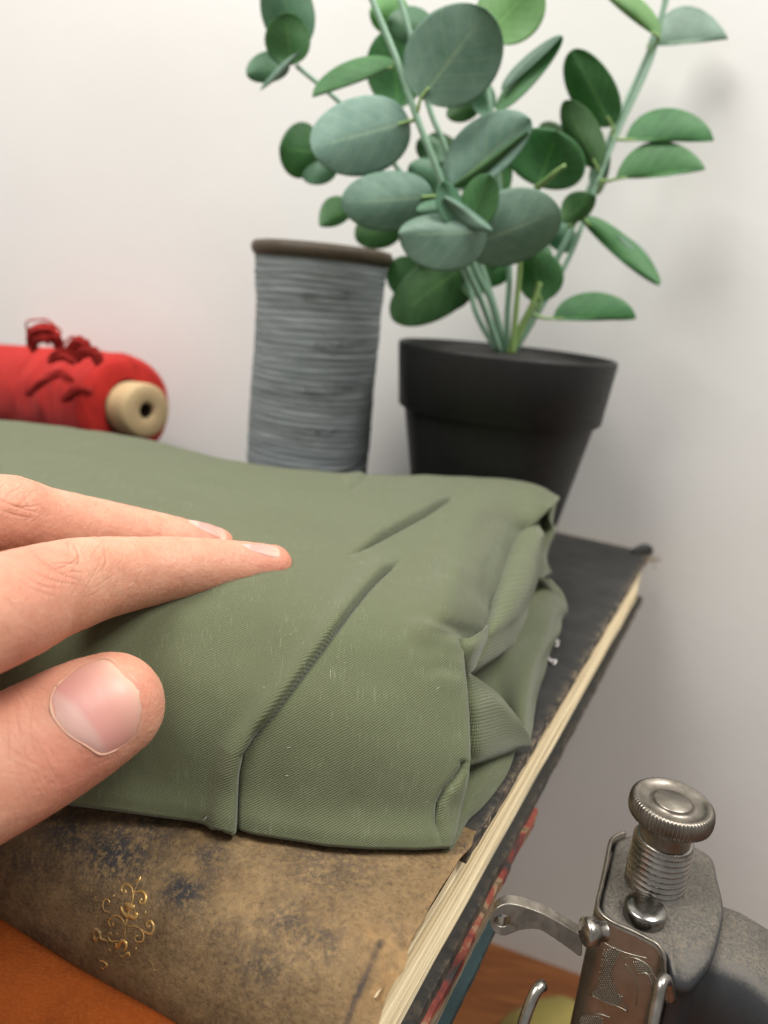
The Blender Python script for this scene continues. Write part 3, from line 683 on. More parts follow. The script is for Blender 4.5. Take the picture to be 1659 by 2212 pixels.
# B: the roll tucked under the top layer
patch([[(1120, 1105, 2.95), (1150, 1120, 3.43), (1170, 1150, 3.45), (1172, 1165, 3.20)],
       [(1098, 1165, 3.00), (1130, 1160, 3.50), (1163, 1170, 3.50), (1170, 1195, 2.90)],
       [(1070, 1225, 3.00), (1110, 1215, 3.50), (1150, 1218, 3.40), (1162, 1243, 2.70)],
       [(1055, 1290, 2.95), (1090, 1280, 3.38), (1136, 1272, 3.25), (1152, 1275, 2.50)],
       [(1035, 1350, 2.85), (1072, 1345, 3.18), (1118, 1322, 3.00), (1141, 1308, 2.40)],
       [(1015, 1400, 2.60), (1050, 1385, 2.93), (1095, 1360, 2.70), (1132, 1340, 2.20)],
       [(1005, 1440, 2.35), (1030, 1432, 2.63), (1072, 1410, 2.40), (1112, 1381, 2.00)],
       [(1000, 1470, 1.95), (1022, 1452, 2.28), (1066, 1420, 2.00), (1105, 1388, 1.70)],
       [(990, 1470, 1.55), (1012, 1455, 1.78), (1056, 1418, 1.60), (1100, 1380, 1.40)]], 90, 300, 0.03, 11, uvrot=0.3, ribs=(46, 0.006))
# small ribbed tuck hanging out beside the front lobe
patch([[(990, 1380, 3.5), (1010, 1380, 3.55), (1040, 1362, 3.5), (1050, 1350, 3.3)],
       [(985, 1400, 3.3), (1008, 1400, 3.42), (1035, 1392, 3.35), (1050, 1375, 3.0)],
       [(985, 1430, 3.0), (1006, 1430, 3.1), (1025, 1420, 3.05), (1042, 1400, 2.75)],
       [(990, 1462, 2.65), (1005, 1458, 2.7), (1018, 1450, 2.68), (1030, 1432, 2.4)]], 40, 40, 0.015, 3, uvrot=-0.9)
# C: the outer flap at the back right, falling onto the board
patch([[(1120, 1230, 1.70), (1150, 1246, 2.00), (1166, 1250, 2.35), (1181, 1254, 2.20)],
       [(1100, 1290, 1.50), (1150, 1285, 1.75), (1190, 1282, 1.60), (1211, 1289, 1.15)],
       [(1090, 1340, 1.35), (1140, 1330, 1.50), (1190, 1312, 1.25), (1224, 1313, 0.60)],
       [(1060, 1390, 1.30), (1115, 1375, 1.30), (1180, 1350, 1.15), (1213, 1331, 0.60)],
       [(1030, 1440, 1.30), (1080, 1425, 1.15), (1160, 1395, 1.15), (1209, 1364, 0.50)],
       [(1015, 1480, 1.20), (1070, 1465, 0.90), (1145, 1440, 1.10), (1188, 1404, 0.45)],
       [(1020, 1520, 0.90), (1075, 1505, 0.65), (1135, 1490, 0.90), (1175, 1452, 0.30)],
       [(1040, 1560, 0.50), (1090, 1550, 0.35), (1130, 1545, 0.60), (1160, 1501, 0.20)],
       [(1060, 1600, 0.03), (1105, 1590, 0.05), (1130, 1585, 0.30), (1147, 1570, 0.12)],
       [(1080, 1625, 0.03), (1115, 1615, 0.03), (1135, 1608, 0.05), (1145, 1604, 0.06)]], 110, 140, 0.03, 21, uvrot=0.15)
# thin layers behind it: hanging edge below the peak and double hem of the flap
patch([[(1150, 1092, 3.3), (1175, 1092, 3.6), (1196, 1085, 3.75), (1200, 1083, 3.6)],
       [(1150, 1130, 2.9), (1172, 1130, 2.9), (1187, 1124, 3.2), (1193, 1128, 3.0)],
       [(1150, 1165, 2.5), (1175, 1160, 2.5), (1195, 1146, 2.7), (1200, 1143, 2.5)],
       [(1150, 1200, 2.1), (1168, 1195, 2.2), (1180, 1186, 2.2), (1184, 1184, 2.0)],
       [(1150, 1235, 1.7), (1165, 1228, 1.8), (1176, 1216, 1.9), (1180, 1213, 1.7)],
       [(1150, 1262, 1.4), (1168, 1250, 1.4), (1184, 1240, 1.35), (1190, 1237, 1.2)]], 40, 80, 0.015, 31)
patch([[(1160, 1245, 1.9), (1180, 1250, 1.9), (1190, 1255, 1.6)],
       [(1170, 1290, 1.4), (1204, 1278, 1.3), (1214, 1283, 1.0)],
       [(1170, 1330, 1.0), (1212, 1308, .85), (1224, 1316, .45)],
       [(1170, 1360, .6), (1206, 1340, .5), (1216, 1334, .1)]], 40, 60, 0.01, 41)
# D: the pointed ribbed fold
patch([[(985, 1440, 2.75), (1008, 1456, 2.75), (1010, 1457, 2.74), (1012, 1457, 2.7)],
       [(985, 1490, 2.35), (1015, 1492, 2.45), (1042, 1484, 2.35), (1066, 1494, 2.0)],
       [(985, 1530, 2.0), (1025, 1530, 2.2), (1068, 1518, 2.0), (1100, 1531, 1.5)],
       [(985, 1570, 1.65), (1030, 1570, 1.85), (1085, 1556, 1.5), (1125, 1564, 1.0)],
       [(985, 1610, 1.35), (1035, 1608, 1.5), (1095, 1592, 1.0), (1144, 1602, .35)],
       [(985, 1640, 1.1), (1035, 1634, 1.2), (1088, 1617, .75), (1124, 1614, .3)],
       [(985, 1650, .95), (1017, 1648, 1.05), (1070, 1632, .6), (1100, 1622, .25)],
       [(985, 1645, .8), (1010, 1642, .85), (1055, 1628, .45), (1090, 1618, .15)]], 90, 300, 0.012, 51, uvrot=-0.75, ribs=(38, 0.009))
# F: bottom layer lying on the board
patch([[(970, 1655, 0.45), (1010, 1648, 0.60), (1055, 1632, 0.50), (1112, 1618, 0.07)],
       [(960, 1690, 0.30), (1010, 1678, 0.50), (1050, 1665, 0.45), (1096, 1665, 0.07)],
       [(950, 1730, 0.15), (1000, 1712, 0.35), (1035, 1705, 0.35), (1073, 1703, 0.06)],
       [(950, 1770, 0.03), (985, 1750, 0.20), (1012, 1742, 0.25), (1042, 1741, 0.05)],
       [(955, 1800, 0.03), (975, 1790, 0.05), (990, 1780, 0.15), (1012, 1768, 0.05)],
       [(955, 1830, 0.03), (968, 1825, 0.03), (978, 1818, 0.07), (994, 1802, 0.04)],
       [(955, 1842, 0.03), (965, 1840, 0.03), (972, 1838, 0.03), (979, 1832, 0.03)]], 70, 80, 0.02, 61, uvrot=0.4)
# inner layers that fill the end of the bundle
core = crom([(2.0, 26, 3.4), (3.2, 25, 3.4), (3.3, 22, 2.9), (2.6, 18, 2.7), (1.5, 15.8, 2.4), (1.2, 15.4, 1.0), (1.4, 16, .2)], 40)
cl.add(np.array([p + np.array([-6 * k / 5, 0, 0]) for k in range(6) for p in core]), grid_faces(40, 6), np.zeros((240, 2)))
cloth = cl.build('folded_cloth', MT['cloth'], None, org=(0, 19, 0), solid=0.045)
cloth.modifiers['thick'].offset = -1
fb = MB(); a3f = A3.reshape(-1, 3); pf3 = project(a3f)
for k in range(22):
    q = (451, 1277) if k == 0 else (rng.uniform(380, 1000), rng.uniform(1120, 1780))
    c = a3f[np.argmin(np.linalg.norm(pf3 - q, axis=1))] + np.array([0, -.02, .035]); d_ = rng.normal(0, 1, 3) * np.array([1, .5, .5]); d_ /= np.linalg.norm(d_)
    L_ = .03 if k == 0 else rng.uniform(.03, .13)
    fb.add(*tube(crom([c - d_ * L_, c + rng.normal(0, .25, 3) * L_, c + d_ * L_], 6), .02 if k == 0 else .0032, 4))
fb.build('loose_fibres', MT['lint'], cloth)
tag(cloth, 'olive green twill cloth folded into a thick bundle on the leather book', 'cloth')

# ------------------------------------------------------------------ hand
chains = {
 'index': [(-230, 1395, 11.6, 1.05), (0, 1318, 13.2, .965), (90, 1284, 14.4, .925), (160, 1262, 15.4, .91), (220, 1248, 16.1, .85), (300, 1237, 16.9, .775), (400, 1227, 17.5, .695), (450, 1225, 17.85, .65), (520, 1223, 18.35, .585), (586, 1221, 18.65, .505)],
 'middle': [(-330, 1205, 13.6, 1.02), (-120, 1130, 15.6, .92), (20, 1118, 16.8, .925), (80, 1132, 17.3, .86), (200, 1149, 18.3, .80), (300, 1162, 18.9, .715), (380, 1174, 19.4, .66), (430, 1181, 19.65, .60), (464, 1184, 19.85, .53)],
 'ring': [(-420, 1150, 16.5, 1.0), (-260, 1110, 18.5, .9), (-140, 1120, 20.5, .78), (-60, 1140, 21.8, .62)],
 'little': [(-500, 1120, 18.5, .9), (-380, 1090, 20.5, .78), (-280, 1105, 22, .66), (-210, 1130, 23, .52)],
 'thumb': [(-620, 1880, 10.2, 1.5), (-330, 1800, 11.4, 1.22), (-110, 1712, 12.8, 1.15), (0, 1655, 13.5, 1.18), (90, 1607, 14.1, 1.18), (180, 1555, 14.5, 1.13), (236, 1526, 14.7, 1.03)],
 'palm1': [(-230, 1395, 11.6, 1.1), (-700, 1560, 9.6, 1.5)], 'palm2': [(-330, 1205, 14.0, 1.1), (-760, 1500, 10.6, 1.5)],
 'palm3': [(-420, 1150, 16.5, 1.05), (-820, 1450, 11.6, 1.5)], 'palm4': [(-500, 1120, 18.5, 1.0), (-880, 1400, 12.6, 1.4)],
 'palm5': [(-620, 1880, 10.2, 1.5), (-800, 1620, 10.0, 1.7)], 'wrist': [(-800, 1560, 10.3, 1.9), (-1500, 1900, 9.0, 2.3), (-2300, 2300, 7.8, 2.7)]}
CH3 = {k: (np.array([D(a, b, c) for a, b, c, _ in v]), np.array([q[3] for q in v])) for k, v in chains.items()}
def cone_sd(p, a, b, ra, rb):
    ab = b - a; t = np.clip(((p - a) @ ab) / (ab @ ab), 0, 1); return np.linalg.norm(p - a - t[..., None] * ab, axis=-1) - (ra + (rb - ra) * t)
def chain_sd(p, name):
    J, Rr = CH3[name]; d = None
    Jc = crom(J, len(J) * 3 - 2) if len(J) > 2 else J
    L0 = np.r_[0, np.cumsum(np.linalg.norm(np.diff(J, axis=0), axis=1))]; L1 = np.r_[0, np.cumsum(np.linalg.norm(np.diff(Jc, axis=0), axis=1))]
    Rc = np.interp(L1 / L1[-1], L0 / L0[-1], Rr)
    for k in range(len(Jc) - 1):
        e = cone_sd(p, Jc[k], Jc[k + 1], Rc[k], Rc[k + 1]); d = e if d is None else smin(d, e, 0.06)
    return d
def hand_sd(p):
    fing = [chain_sd(p, k) for k in ('index', 'middle', 'ring', 'little', 'thumb')]
    d = fing[0]
    for e in fing[1:4]: d = smin(d, e, 0.10)
    pm = chain_sd(p, 'palm1')
    for k in ('palm2', 'palm3', 'palm4', 'palm5', 'wrist'): pm = smin(pm, chain_sd(p, k), 1.2)
    d = smin(d, pm, 0.6); t = smin(fing[4], pm, 0.9)
    return smin(d, t, 0.12)
def surface_nets(f, lo, h):
    nx, ny, nz = f.shape; ins = f < 0
    cnt = np.zeros((nx - 1, ny - 1, nz - 1), int); acc = np.zeros((nx - 1, ny - 1, nz - 1, 3))
    I, J, K = np.meshgrid(np.arange(nx - 1), np.arange(ny - 1), np.arange(nz - 1), indexing='ij')
    s = lambda a, b, c: (slice(a, nx - 1 + a), slice(b, ny - 1 + b), slice(c, nz - 1 + c))
    cs = [(a, b, c) for a in (0, 1) for b in (0, 1) for c in (0, 1)]
    for p in cs:
        for ax in range(3):
            if p[ax]: continue
            q = list(p); q[ax] = 1
            fa, fb = f[s(*p)], f[s(*q)]; m = (fa < 0) != (fb < 0)
            t = np.where(m, fa / np.where(m, fa - fb, 1), 0); cnt += m
            for d in range(3):
                acc[..., d] += np.where(m, p[d] + (t if d == ax else 0), 0)
    act = cnt > 0; idx = np.full(act.shape, -1); idx[act] = np.arange(act.sum())
    base = np.stack([I, J, K], -1)[act]; V = lo + h * (base + acc[act] / cnt[act][:, None])
    Fc = []
    for ax in range(3):
        o1, o2 = (ax + 1) % 3, (ax + 2) % 3
        sl0 = [slice(1, n_ - 1) for n_ in f.shape]; sl1 = list(sl0)
        sl0[ax] = slice(0, f.shape[ax] - 1); sl1[ax] = slice(1, f.shape[ax])
        a, b = ins[tuple(sl0)], ins[tuple(sl1)]
        for sgn, m in ((0, a & ~b), (1, ~a & b)):
            e = np.argwhere(m); e = e + np.array([1 if d != ax else 0 for d in range(3)])
            def gi(d1, d2):
                k = e.copy(); k[:, o1] -= d1; k[:, o2] -= d2; return idx[k[:, 0], k[:, 1], k[:, 2]]
            q = np.stack([gi(1, 1), gi(0, 1), gi(0, 0), gi(1, 0)], 1)
            if sgn: q = q[:, ::-1]
            Fc.append(q)
    return V, np.concatenate(Fc)
HS = 0.075
lo = np.array([-17.5, 5.0, -0.5]); hi = np.array([0.5, 23.5, 10.0])
dims = np.ceil((hi - lo) / HS).astype(int)
xs, ys, zs = (lo[k] + HS * np.arange(dims[k]) for k in range(3))
fld = np.empty(tuple(dims), np.float32)
allJ = np.concatenate([v[0] for v in CH3.values()])
for i0 in range(0, dims[0], 24):
    g3 = np.stack(np.meshgrid(xs[i0:i0 + 24], ys, zs, indexing='ij'), -1); fld[i0:i0 + 24] = hand_sd(g3.reshape(-1, 3)).reshape(g3.shape[:3])
HV, HF = surface_nets(fld, lo, HS)
def hnormal(p, e=0.02):
    return np.stack([hand_sd(p + np.eye(3)[k] * e) - hand_sd(p - np.eye(3)[k] * e) for k in range(3)], -1) / (2 * e)
def split_quads(V, Fq, m):
    q = Fq[m]; e = np.stack([q, np.roll(q, -1, 1)], -1).reshape(-1, 2); e.sort(1)
    ue, inv = np.unique(e, axis=0, return_inverse=True); inv = inv.reshape(-1, 4)
    mid = V[ue].mean(1); cen_ = V[q].mean(1); n0 = len(V); n1 = n0 + len(ue); ci = n1 + np.arange(len(q))
    new = [np.stack([q[:, k], n0 + inv[:, k], ci, n0 + inv[:, (k + 3) % 4]], 1) for k in range(4)]
    return np.concatenate([V, mid, cen_]), np.concatenate([Fq[~m]] + new), n0
for lev in range(2):
    fc_ = HV[HF].mean(1); fp_ = project(fc_); e1 = HV[HF[:, 1]] - HV[HF[:, 0]]; e2 = HV[HF[:, 3]] - HV[HF[:, 0]]
    fn = np.cross(e1, e2); fn /= np.linalg.norm(fn, axis=1)[:, None] + 1e-9; vd = CP - fc_; vd /= np.linalg.norm(vd, axis=1)[:, None]
    m = (fp_[:, 0] > -60) & ((fn * vd).sum(1) > -0.45)
    HV, HF, n0 = split_quads(HV, HF, m)
    g_ = hnormal(HV[n0:]); HV[n0:] -= g_ * (hand_sd(HV[n0:]) / (np.linalg.norm(g_, axis=1) ** 2 + 1e-6))[:, None]
# knuckle creases and fine skin lines as real relief
HN = hnormal(HV); HN /= np.linalg.norm(HN, axis=1)[:, None] + 1e-9
hp = project(HV)
rel = 0.010 * vnoise(HV * 1.4) + 0.006 * vnoise(HV * 4); fold = np.zeros(len(HV))
facing = ((CP - HV) * HN).sum(1) > 0
def crease(pl, depth, wid):
    pl = crom([(a, b, 0) for a, b in pl], 20)[:, :2]; lo_, hi_ = pl.min(0) - 5 * wid, pl.max(0) + 5 * wid
    k = np.nonzero(facing & (hp > lo_).all(1) & (hp < hi_).all(1))[0]
    dd_ = np.linalg.norm(hp[k][:, None] - pl[None], axis=2); am = dd_.argmin(1); e = np.exp(-(dd_.min(1) / wid) ** 2) * np.sin((am + .5) / 20 * math.pi) ** .7
    rel[k] -= depth * e; fold[k] = np.maximum(fold[k], e * min(1, depth / .02))
K = lambda x, y: (x * 700 / 1659 / 1.8228, (1850 + y * 700 / 1659) / 1.8228)
for pts, dp in (([(290, 740), (400, 850), (600, 980), (760, 1040)], .026), ([(240, 900), (420, 1000), (640, 1060), (790, 1080)], .016), ([(680, 690), (735, 800), (735, 900)], .022), ([(480, 880), (650, 870), (820, 890)], .014),
                ([(200, 960), (400, 1080), (620, 1110)], .014), ([(0, 280), (180, 350), (390, 410)], .018), ([(0, 370), (150, 420), (310, 450)], .016), ([(220, 190), (230, 260), (280, 380)], .010), ([(960, 700), (990, 850), (960, 960)], .010),
                ([(150, 1000), (330, 1120), (560, 1190)], .012), ([(80, 330), (250, 345), (400, 320)], .012), ([(500, 930), (620, 900), (740, 820)], .010), ([(560, 990), (660, 950), (800, 960)], .010), ([(600, 620), (640, 720), (650, 830)], .008)):
    crease([K(*q) for q in pts], dp, 2.6)
def lines(cx, cy, rx_, ry_, ang, n_, ln, dp, wid=1.7):
    for _ in range(n_):
        a = rng.normal(0, .5) * rx_; b = rng.normal(0, .5) * ry_; c, s_ = math.cos(ang), math.sin(ang); x, y = cx + a * c - b * s_, cy + a * s_ + b * c
        t = ang + math.pi / 2 + rng.normal(0, .25); L = ln * (.5 + rng.random()); ux, uy = math.cos(t) * L / 2, math.sin(t) * L / 2
        crease([(x - ux, y - uy), (x + rng.normal(0, 3), y + rng.normal(0, 3)), (x + ux, y + uy)], dp * (.5 + rng.random()), wid)
lines(205, 1235, 90, 60, .75, 26, 60, .006); lines(60, 1100, 90, 50, .9, 22, 60, .006); lines(110, 1330, 120, 60, -.2, 26, 60, .004); lines(420, 1200, 70, 30, .1, 14, 40, .004)
lines(40, 1600, 40, 90, -.45, 22, 110, .007, 2.4); lines(95, 1640, 30, 70, -.4, 10, 60, .005, 2.0); lines(300, 1250, 120, 50, .0, 26, 30, .003)
rel += 0.0035 * vnoise(HV * 14) + 0.0025 * vnoise(HV * 30)
HV = HV + HN * rel[:, None]
hand = mk('hand_of_person', HV, HF.tolist(), MT['skin'], None, org=(-8, 12, 3))
tag(hand, 'bare light-skinned hand with thumb and two fingers resting on the olive cloth', 'hand')
red = np.zeros(len(HV))
for (c, r_, a) in ((CH3['index'][0][-1], 1.1, .55), (CH3['middle'][0][-1], 1.0, .55), (D(330, 1480, 13.8), .9, .6), (D(190, 1690, 13), 1.0, .9), (D(60, 1560, 12.6), .8, .35), (D(60, 1270, 13.4), 1.2, .5), (D(20, 1400, 13.0), 1.5, .45), (D(230, 1340, 16), 1.0, .35), (D(20, 1180, 16.5), 1.3, .35), (D(250, 1140, 19), 1.0, .2)):
    red = np.maximum(red, a * np.exp(-(np.linalg.norm(HV - c, axis=1) / r_) ** 2))
attr(hand, 'red', red); attr(hand, 'fold', np.clip(fold, 0, 1))
def rayv(px, py): return Fw[None] + Rv[None] * ((px - IW / 2) / F)[:, None] - Uv[None] * ((py - IH / 2) / F)[:, None]
def march(px, py):
    d = rayv(px, py); t = np.full(len(px), 6.0); best = np.full(len(px), 1e9); tb_ = t.copy()
    for _ in range(90):
        sd = hand_sd(CP + d * t[:, None]); m = np.abs(sd) < best; best[m] = np.abs(sd)[m]; tb_[m] = t[m]
        t = np.minimum(t + sd * 0.8 / np.linalg.norm(d, axis=1), 30.0)
    p = CP + d * tb_[:, None]
    for _ in range(3):
        g_ = hnormal(p); p = p - g_ * (hand_sd(p) / (np.linalg.norm(g_, axis=1) ** 2 + 1e-6))[:, None]
    return p
def nail(outline, base_idx, rise, parent, nr=14, na=72):
    """nail plate over an outline on the finger; uv y runs from the cuticle to the free edge"""
    ol = crom([(a, b, 0) for a, b in outline + [outline[0]]], na + 1)[:-1, :2]; c = ol.mean(0)
    dirn = (np.array(base_idx[1], float) - np.array(base_idx[0], float)); 
    pts = np.concatenate([[c]] + [c + (ol - c) * (k / nr) for k in range(1, nr + 1)])
    p3 = march(pts[:, 0], pts[:, 1]); nn = hnormal(p3); nn /= np.linalg.norm(nn, axis=1)[:, None]
    rr = np.r_[0, np.repeat(np.arange(1, nr + 1) / nr, na)]
    p3 = p3 + nn * (rise * (1 - rr ** 6) - 0.012 * rr ** 8)[:, None]
    pr_ = (pts - c) @ (dirn / np.linalg.norm(dirn)); pr_ = (pr_ - pr_.min()) / (pr_.max() - pr_.min())
    per = (pts - c) @ np.array([-dirn[1], dirn[0]]) / np.linalg.norm(dirn); per = per / np.abs(per).max()
    cur = np.clip(pr_ + 0.10 * per ** 2, 0, 1)
    Fc = [(0, 1 + i, 1 + (i + 1) % na) for i in range(na)]
    for k in range(nr - 1):
        for i in range(na):
            a = 1 + k * na + i; b = 1 + k * na + (i + 1) % na; Fc.append((a, a + na, b + na, b))
    o = mk('fingernail', p3, Fc, MT['nail'], None, uv=np.stack([per, cur], 1), org=(-8, 12, 3)); o.location = (0, 0, 0); o.parent = hand; ORG[o] = ORG[hand]
    return o, p3[-na:], pr_[-na:]
C2 = lambda x, y: ((100 + x * 650 / 1659) / 1.8228, (2500 + y * 650 / 1659) / 1.8228)
tn, rim, rp = nail([C2(*q) for q in ((300, 520), (420, 410), (560, 300), (720, 240), (850, 245), (960, 330), (1080, 430), (1170, 540), (1200, 680), (1180, 840), (1110, 1010), (960, 1130), (820, 1195), (730, 1195), (600, 1110), (450, 1020), (340, 910), (265, 790), (255, 640))], (C2(330, 960), C2(1060, 350)), 0.03, hand)
nail([(512, 1175), (550, 1174), (590, 1178), (606, 1188), (607, 1202), (598, 1206), (580, 1203), (545, 1191)], ((515, 1178), (606, 1197)), 0.02, hand)
nail([(404, 1122), (440, 1124), (474, 1133), (490, 1150), (489, 1166), (470, 1162), (444, 1149), (420, 1135)], ((408, 1125), (488, 1158)), 0.02, hand)
# dry cuticle rim round the thumb nail
nn = hnormal(rim); nn /= np.linalg.norm(nn, axis=1)[:, None]
ring = np.vstack([rim, rim[:1]]) + np.vstack([nn, nn[:1]]) * 0.012
mb = MB(); mb.add(*tube(ring, 0.004 + 0.022 * np.clip(vnoise(ring * 4), 0, 1) + 0.010 * np.r_[(rp < .35), [rp[0] < .35]], 8)); mb.build('cuticle', MT['cuticle'], hand)

# ------------------------------------------------------------------ grey spool of thread
sx, sy = -3.82, 35.6
sp = thing('thread_spool', (sx, sy, 0), 'tall spool wound with grey thread, dark wooden rim, standing beside the black pot', 'thread spool')
sc_ = np.array([sx, sy, 0]); R_ = 2.86
pr_ = []; seg = 96; rows = 300
for k in range(rows): pr_.append((R_, 0.5 + 11.6 * k / (rows - 1)))
V, Fc, UV = lathe(pr_, sc_, seg); V = np.array(V); UV = np.array(UV)
ang = UV[:, 0] * 2 * math.pi; hz = UV[:, 1]
ridge = 0.010 * np.sin((hz + 0.12 * np.sin(ang + hz * .7)) * 2 * math.pi / 0.27) + 0.022 * vnoise(np.stack([np.cos(ang) * 1.2, np.sin(ang) * 1.2, hz * 4.3], 1)) + 0.06 * vnoise(np.stack([np.cos(ang), np.sin(ang), hz * .7 + 9], 1)) - 0.10 * np.exp(-((hz - (3.3 + 0.7 * np.cos(ang + .5))) / .12) ** 2) + .08 * np.clip((hz - 10.2) / 1.9, 0, 1) - .05
dirv = np.stack([V[:, 0] - sx, V[:, 1] - sy, np.zeros(len(V))], 1); dirv /= np.linalg.norm(dirv, axis=1)[:, None]
mk('wound_thread', V + dirv * ridge[:, None], Fc, MT['grey_thread'], sp, uv=np.stack([UV[:, 0], UV[:, 1]], 1))
mb = MB(); mb.add(*lathe([(0, 12.06), (2.8, 12.06), (2.98, 12.12), (3.1, 12.3), (3.12, 12.5), (3.02, 12.68), (2.7, 12.74), (.6, 12.74), (.55, 12.5), (0, 12.5)], sc_, 72)); mb.build('rim', MT['dark_wood'], sp)
mb = MB(); mb.add(*lathe([(0, 0.0), (2.9, 0.0), (3.08, 0.15), (3.08, 0.4), (2.8, .55), (0, .55)], sc_, 72)); mb.build('rim', MT['dark_wood'], sp)
mb = MB()
for k in range(5):
    a0 = -1.9 + .5 * rng.random(); h0 = 3.0 + 1.9 * k; q = []
    for t in np.linspace(0, 1, 12):
        a = a0 + t * (.5 + .3 * rng.random()); q.append(sc_ + np.array([(R_ + .1 + .08 * math.sin(t * 3)) * math.cos(a), (R_ + .1 + .08 * math.sin(t * 3)) * math.sin(a), h0 + .25 * t + .1 * math.sin(9 * t)]))
    mb.add(*tube(q, 0.035, 5))
mb.build('loose_thread', MT['grey_thread'], sp)

# ------------------------------------------------------------------ red cone of thread lying down
tip = Q(318, 888, 39.2); axd = np.array([0.80, -0.60, 0.07]); axd /= np.linalg.norm(axd)
rc = thing('thread_cone', tip - axd * 8 + np.array([0, 0, -3.3]), 'red cone of thread lying on its side by the wall, kraft tube end showing', 'thread cone')
c0 = tip - axd * 1.5
prf = [(1.52, 0.0), (2.0, -.02), (2.42, -.1), (2.68, -.35), (2.76, -.8), (2.78, -2.5), (2.74, -5), (2.74, -8), (2.7, -12), (2.6, -14), (1.8, -14.2)]
pf = crom([(a, b, 0) for a, b in prf], 160)[:, :2]
V, Fc, UV = lathe([(a, b) for a, b in pf], c0, 96, axd); V = np.array(V); UV = np.array(UV)
axp = c0 + np.outer((V - c0) @ axd, axd); dv = V - axp; dv /= np.linalg.norm(dv, axis=1)[:, None] + 1e-9
hz = UV[:, 1]; ang = UV[:, 0] * 2 * math.pi
rl_ = 0.05 * vnoise(np.stack([np.cos(ang) * 2, np.sin(ang) * 2, hz * 2], 1)) + 0.03 * np.sin((hz + .3 * np.sin(2 * ang)) * 2 * math.pi / .35)
rl_ += 0.16 * vnoise(V * .8 + 4) * np.exp(-((hz + 5.5) / 2.6) ** 2)
mk('wound_thread', V + dv * rl_[:, None], Fc, MT['red_thread'], rc, uv=UV)
mb = MB(); mb.add(*lathe([(1.38, -.2), (1.42, .1), (1.42, 1.2), (1.38, 1.42), (1.26, 1.5), (.52, 1.5), (.42, 1.44), (.40, 1.2), (.40, -.5)], c0, 64, axd)); tb = mb.build('cardboard_tube', MT['kraft'], rc)
mb = MB(); mb.add(*lathe([(.398, 1.3), (.39, 0.0), (0.0, 0.0)], c0, 40, axd)); mb.build('bore', MT['hole'], tb)
mb = MB()
def tuft(pts, r):
    c = crom([Q(a, b, y) for a, b, y in pts], 30)
    for k in range(38):
        off = rng.normal(0, r * .4, 3); q = c + off + 0.5 * r * np.stack([vnoise(c * 1.3 + 7 * k), vnoise(c * 1.3 + 5 * k + 20), vnoise(c * 1.3 + 3 * k + 40)], 1)
        mb.add(*tube(q, r * .2 * (0.8 + 0.4 * rng.random(30)), 5))
tuft([(72, 752, 37.4), (66, 722, 37.2), (82, 712, 37), (108, 711, 36.9), (122, 722, 37), (126, 748, 37.3)], .26)
tuft([(80, 728, 37.1), (100, 722, 37), (116, 728, 37)], .3)
tuft([(140, 772, 37.0), (155, 750, 36.8), (172, 736, 36.7), (182, 744, 36.8), (178, 768, 36.9)], .26)
tuft([(160, 775, 36.9), (186, 760, 36.7), (206, 762, 36.7), (212, 782, 36.8)], .22)
tuft([(110, 775, 37.0), (135, 765, 36.8), (158, 778, 36.7)], .22)
tuft([(60, 850, 36.5), (95, 822, 36.3), (130, 806, 36.3), (150, 822, 36.3)], .2)
tuft([(140, 862, 36.0), (165, 842, 35.9), (195, 846, 36.0)], .2)
mb.build('loose_thread', MT['red_thread'], rc)

# ------------------------------------------------------------------ potted plant
pc = np.array([4.72, 35.0, 0]); plant = thing('potted_plant', pc, 'artificial eucalyptus with round grey-green leaves in a small black pot', 'potted plant')
mb = MB(); mb.add(*lathe([(0, .02), (2.95, .02), (3.1, .12), (3.15, .3), (4.26, 6.1), (4.27, 6.22), (4.32, 6.28), (4.5, 6.3), (4.56, 6.36), (4.83, 8.95), (4.80, 9.08), (4.72, 9.12), (4.6, 9.1), (4.45, 8.0), (4.2, 7.6)], pc, 110))
pot = mb.build('pot', MT['pot'], plant)
V, Fc, UV = lathe([(4.48, 8.7), (3.5, 8.85), (2.4, 8.9), (1.2, 9.0), (.01, 9.05)], pc, 48); V = np.array(V); V[:, 2] += .12 * vnoise(V * 1.6); mb = MB(); mb.add(V, Fc); mb.build('soil', MT['soil'], plant)
def stem(pts, r0, r1, m='stem'):
    q = crom([Q(*p) for p in pts], 40); mb = MB(); mb.add(*tube(q, np.linspace(r0, r1, 40), 8)); return mb.build('stem', MT[m], plant)
stem([(1082, 765, 34.4), (1040, 650, 33.6), (1000, 560, 32.6), (960, 412, 31.4), (898, 248, 31.2), (865, 150, 31.4), (800, -10, 31.8), (770, -90, 32)], .15, .11)
stem([(1088, 765, 34.8), (1060, 650, 34.2), (1020, 560, 33.8), (968, 340, 33.2), (928, 235, 33.2), (888, 80, 33.4), (858, -20, 33.6)], .14, .10)
stem([(1100, 765, 35.2), (1140, 690, 35.3), (1210, 545, 35.4), (1268, 420, 35.6), (1322, 290, 35.9), (1405, 105, 36.2), (1445, -20, 36.3), (1470, -100, 36.3)], .15, .11)
stem([(1108, 765, 35.0), (1160, 680, 35.0), (1232, 550, 35.0), (1290, 395, 35.3), (1335, 285, 35.5), (1412, 115, 35.7), (1440, -30, 35.7)], .12, .08)
stem([(1100, 770, 34.4), (1125, 710, 34.2), (1152, 655, 34.0), (1166, 610, 33.9)], .2, .12, 'petiole')
stem([(1095, 765, 34.6), (1096, 680, 34.4), (1100, 570, 34.2), (1078, 400, 33.8), (1066, 280, 33.6), (1052, 170, 33.7)], .14, .09)
stem([(1078, 765, 34.7), (1030, 680, 34.9), (1000, 580, 35), (900, 420, 35), (800, 290, 34.6), (725, 213, 34.3), (640, 142, 34.2)], .13, .09)
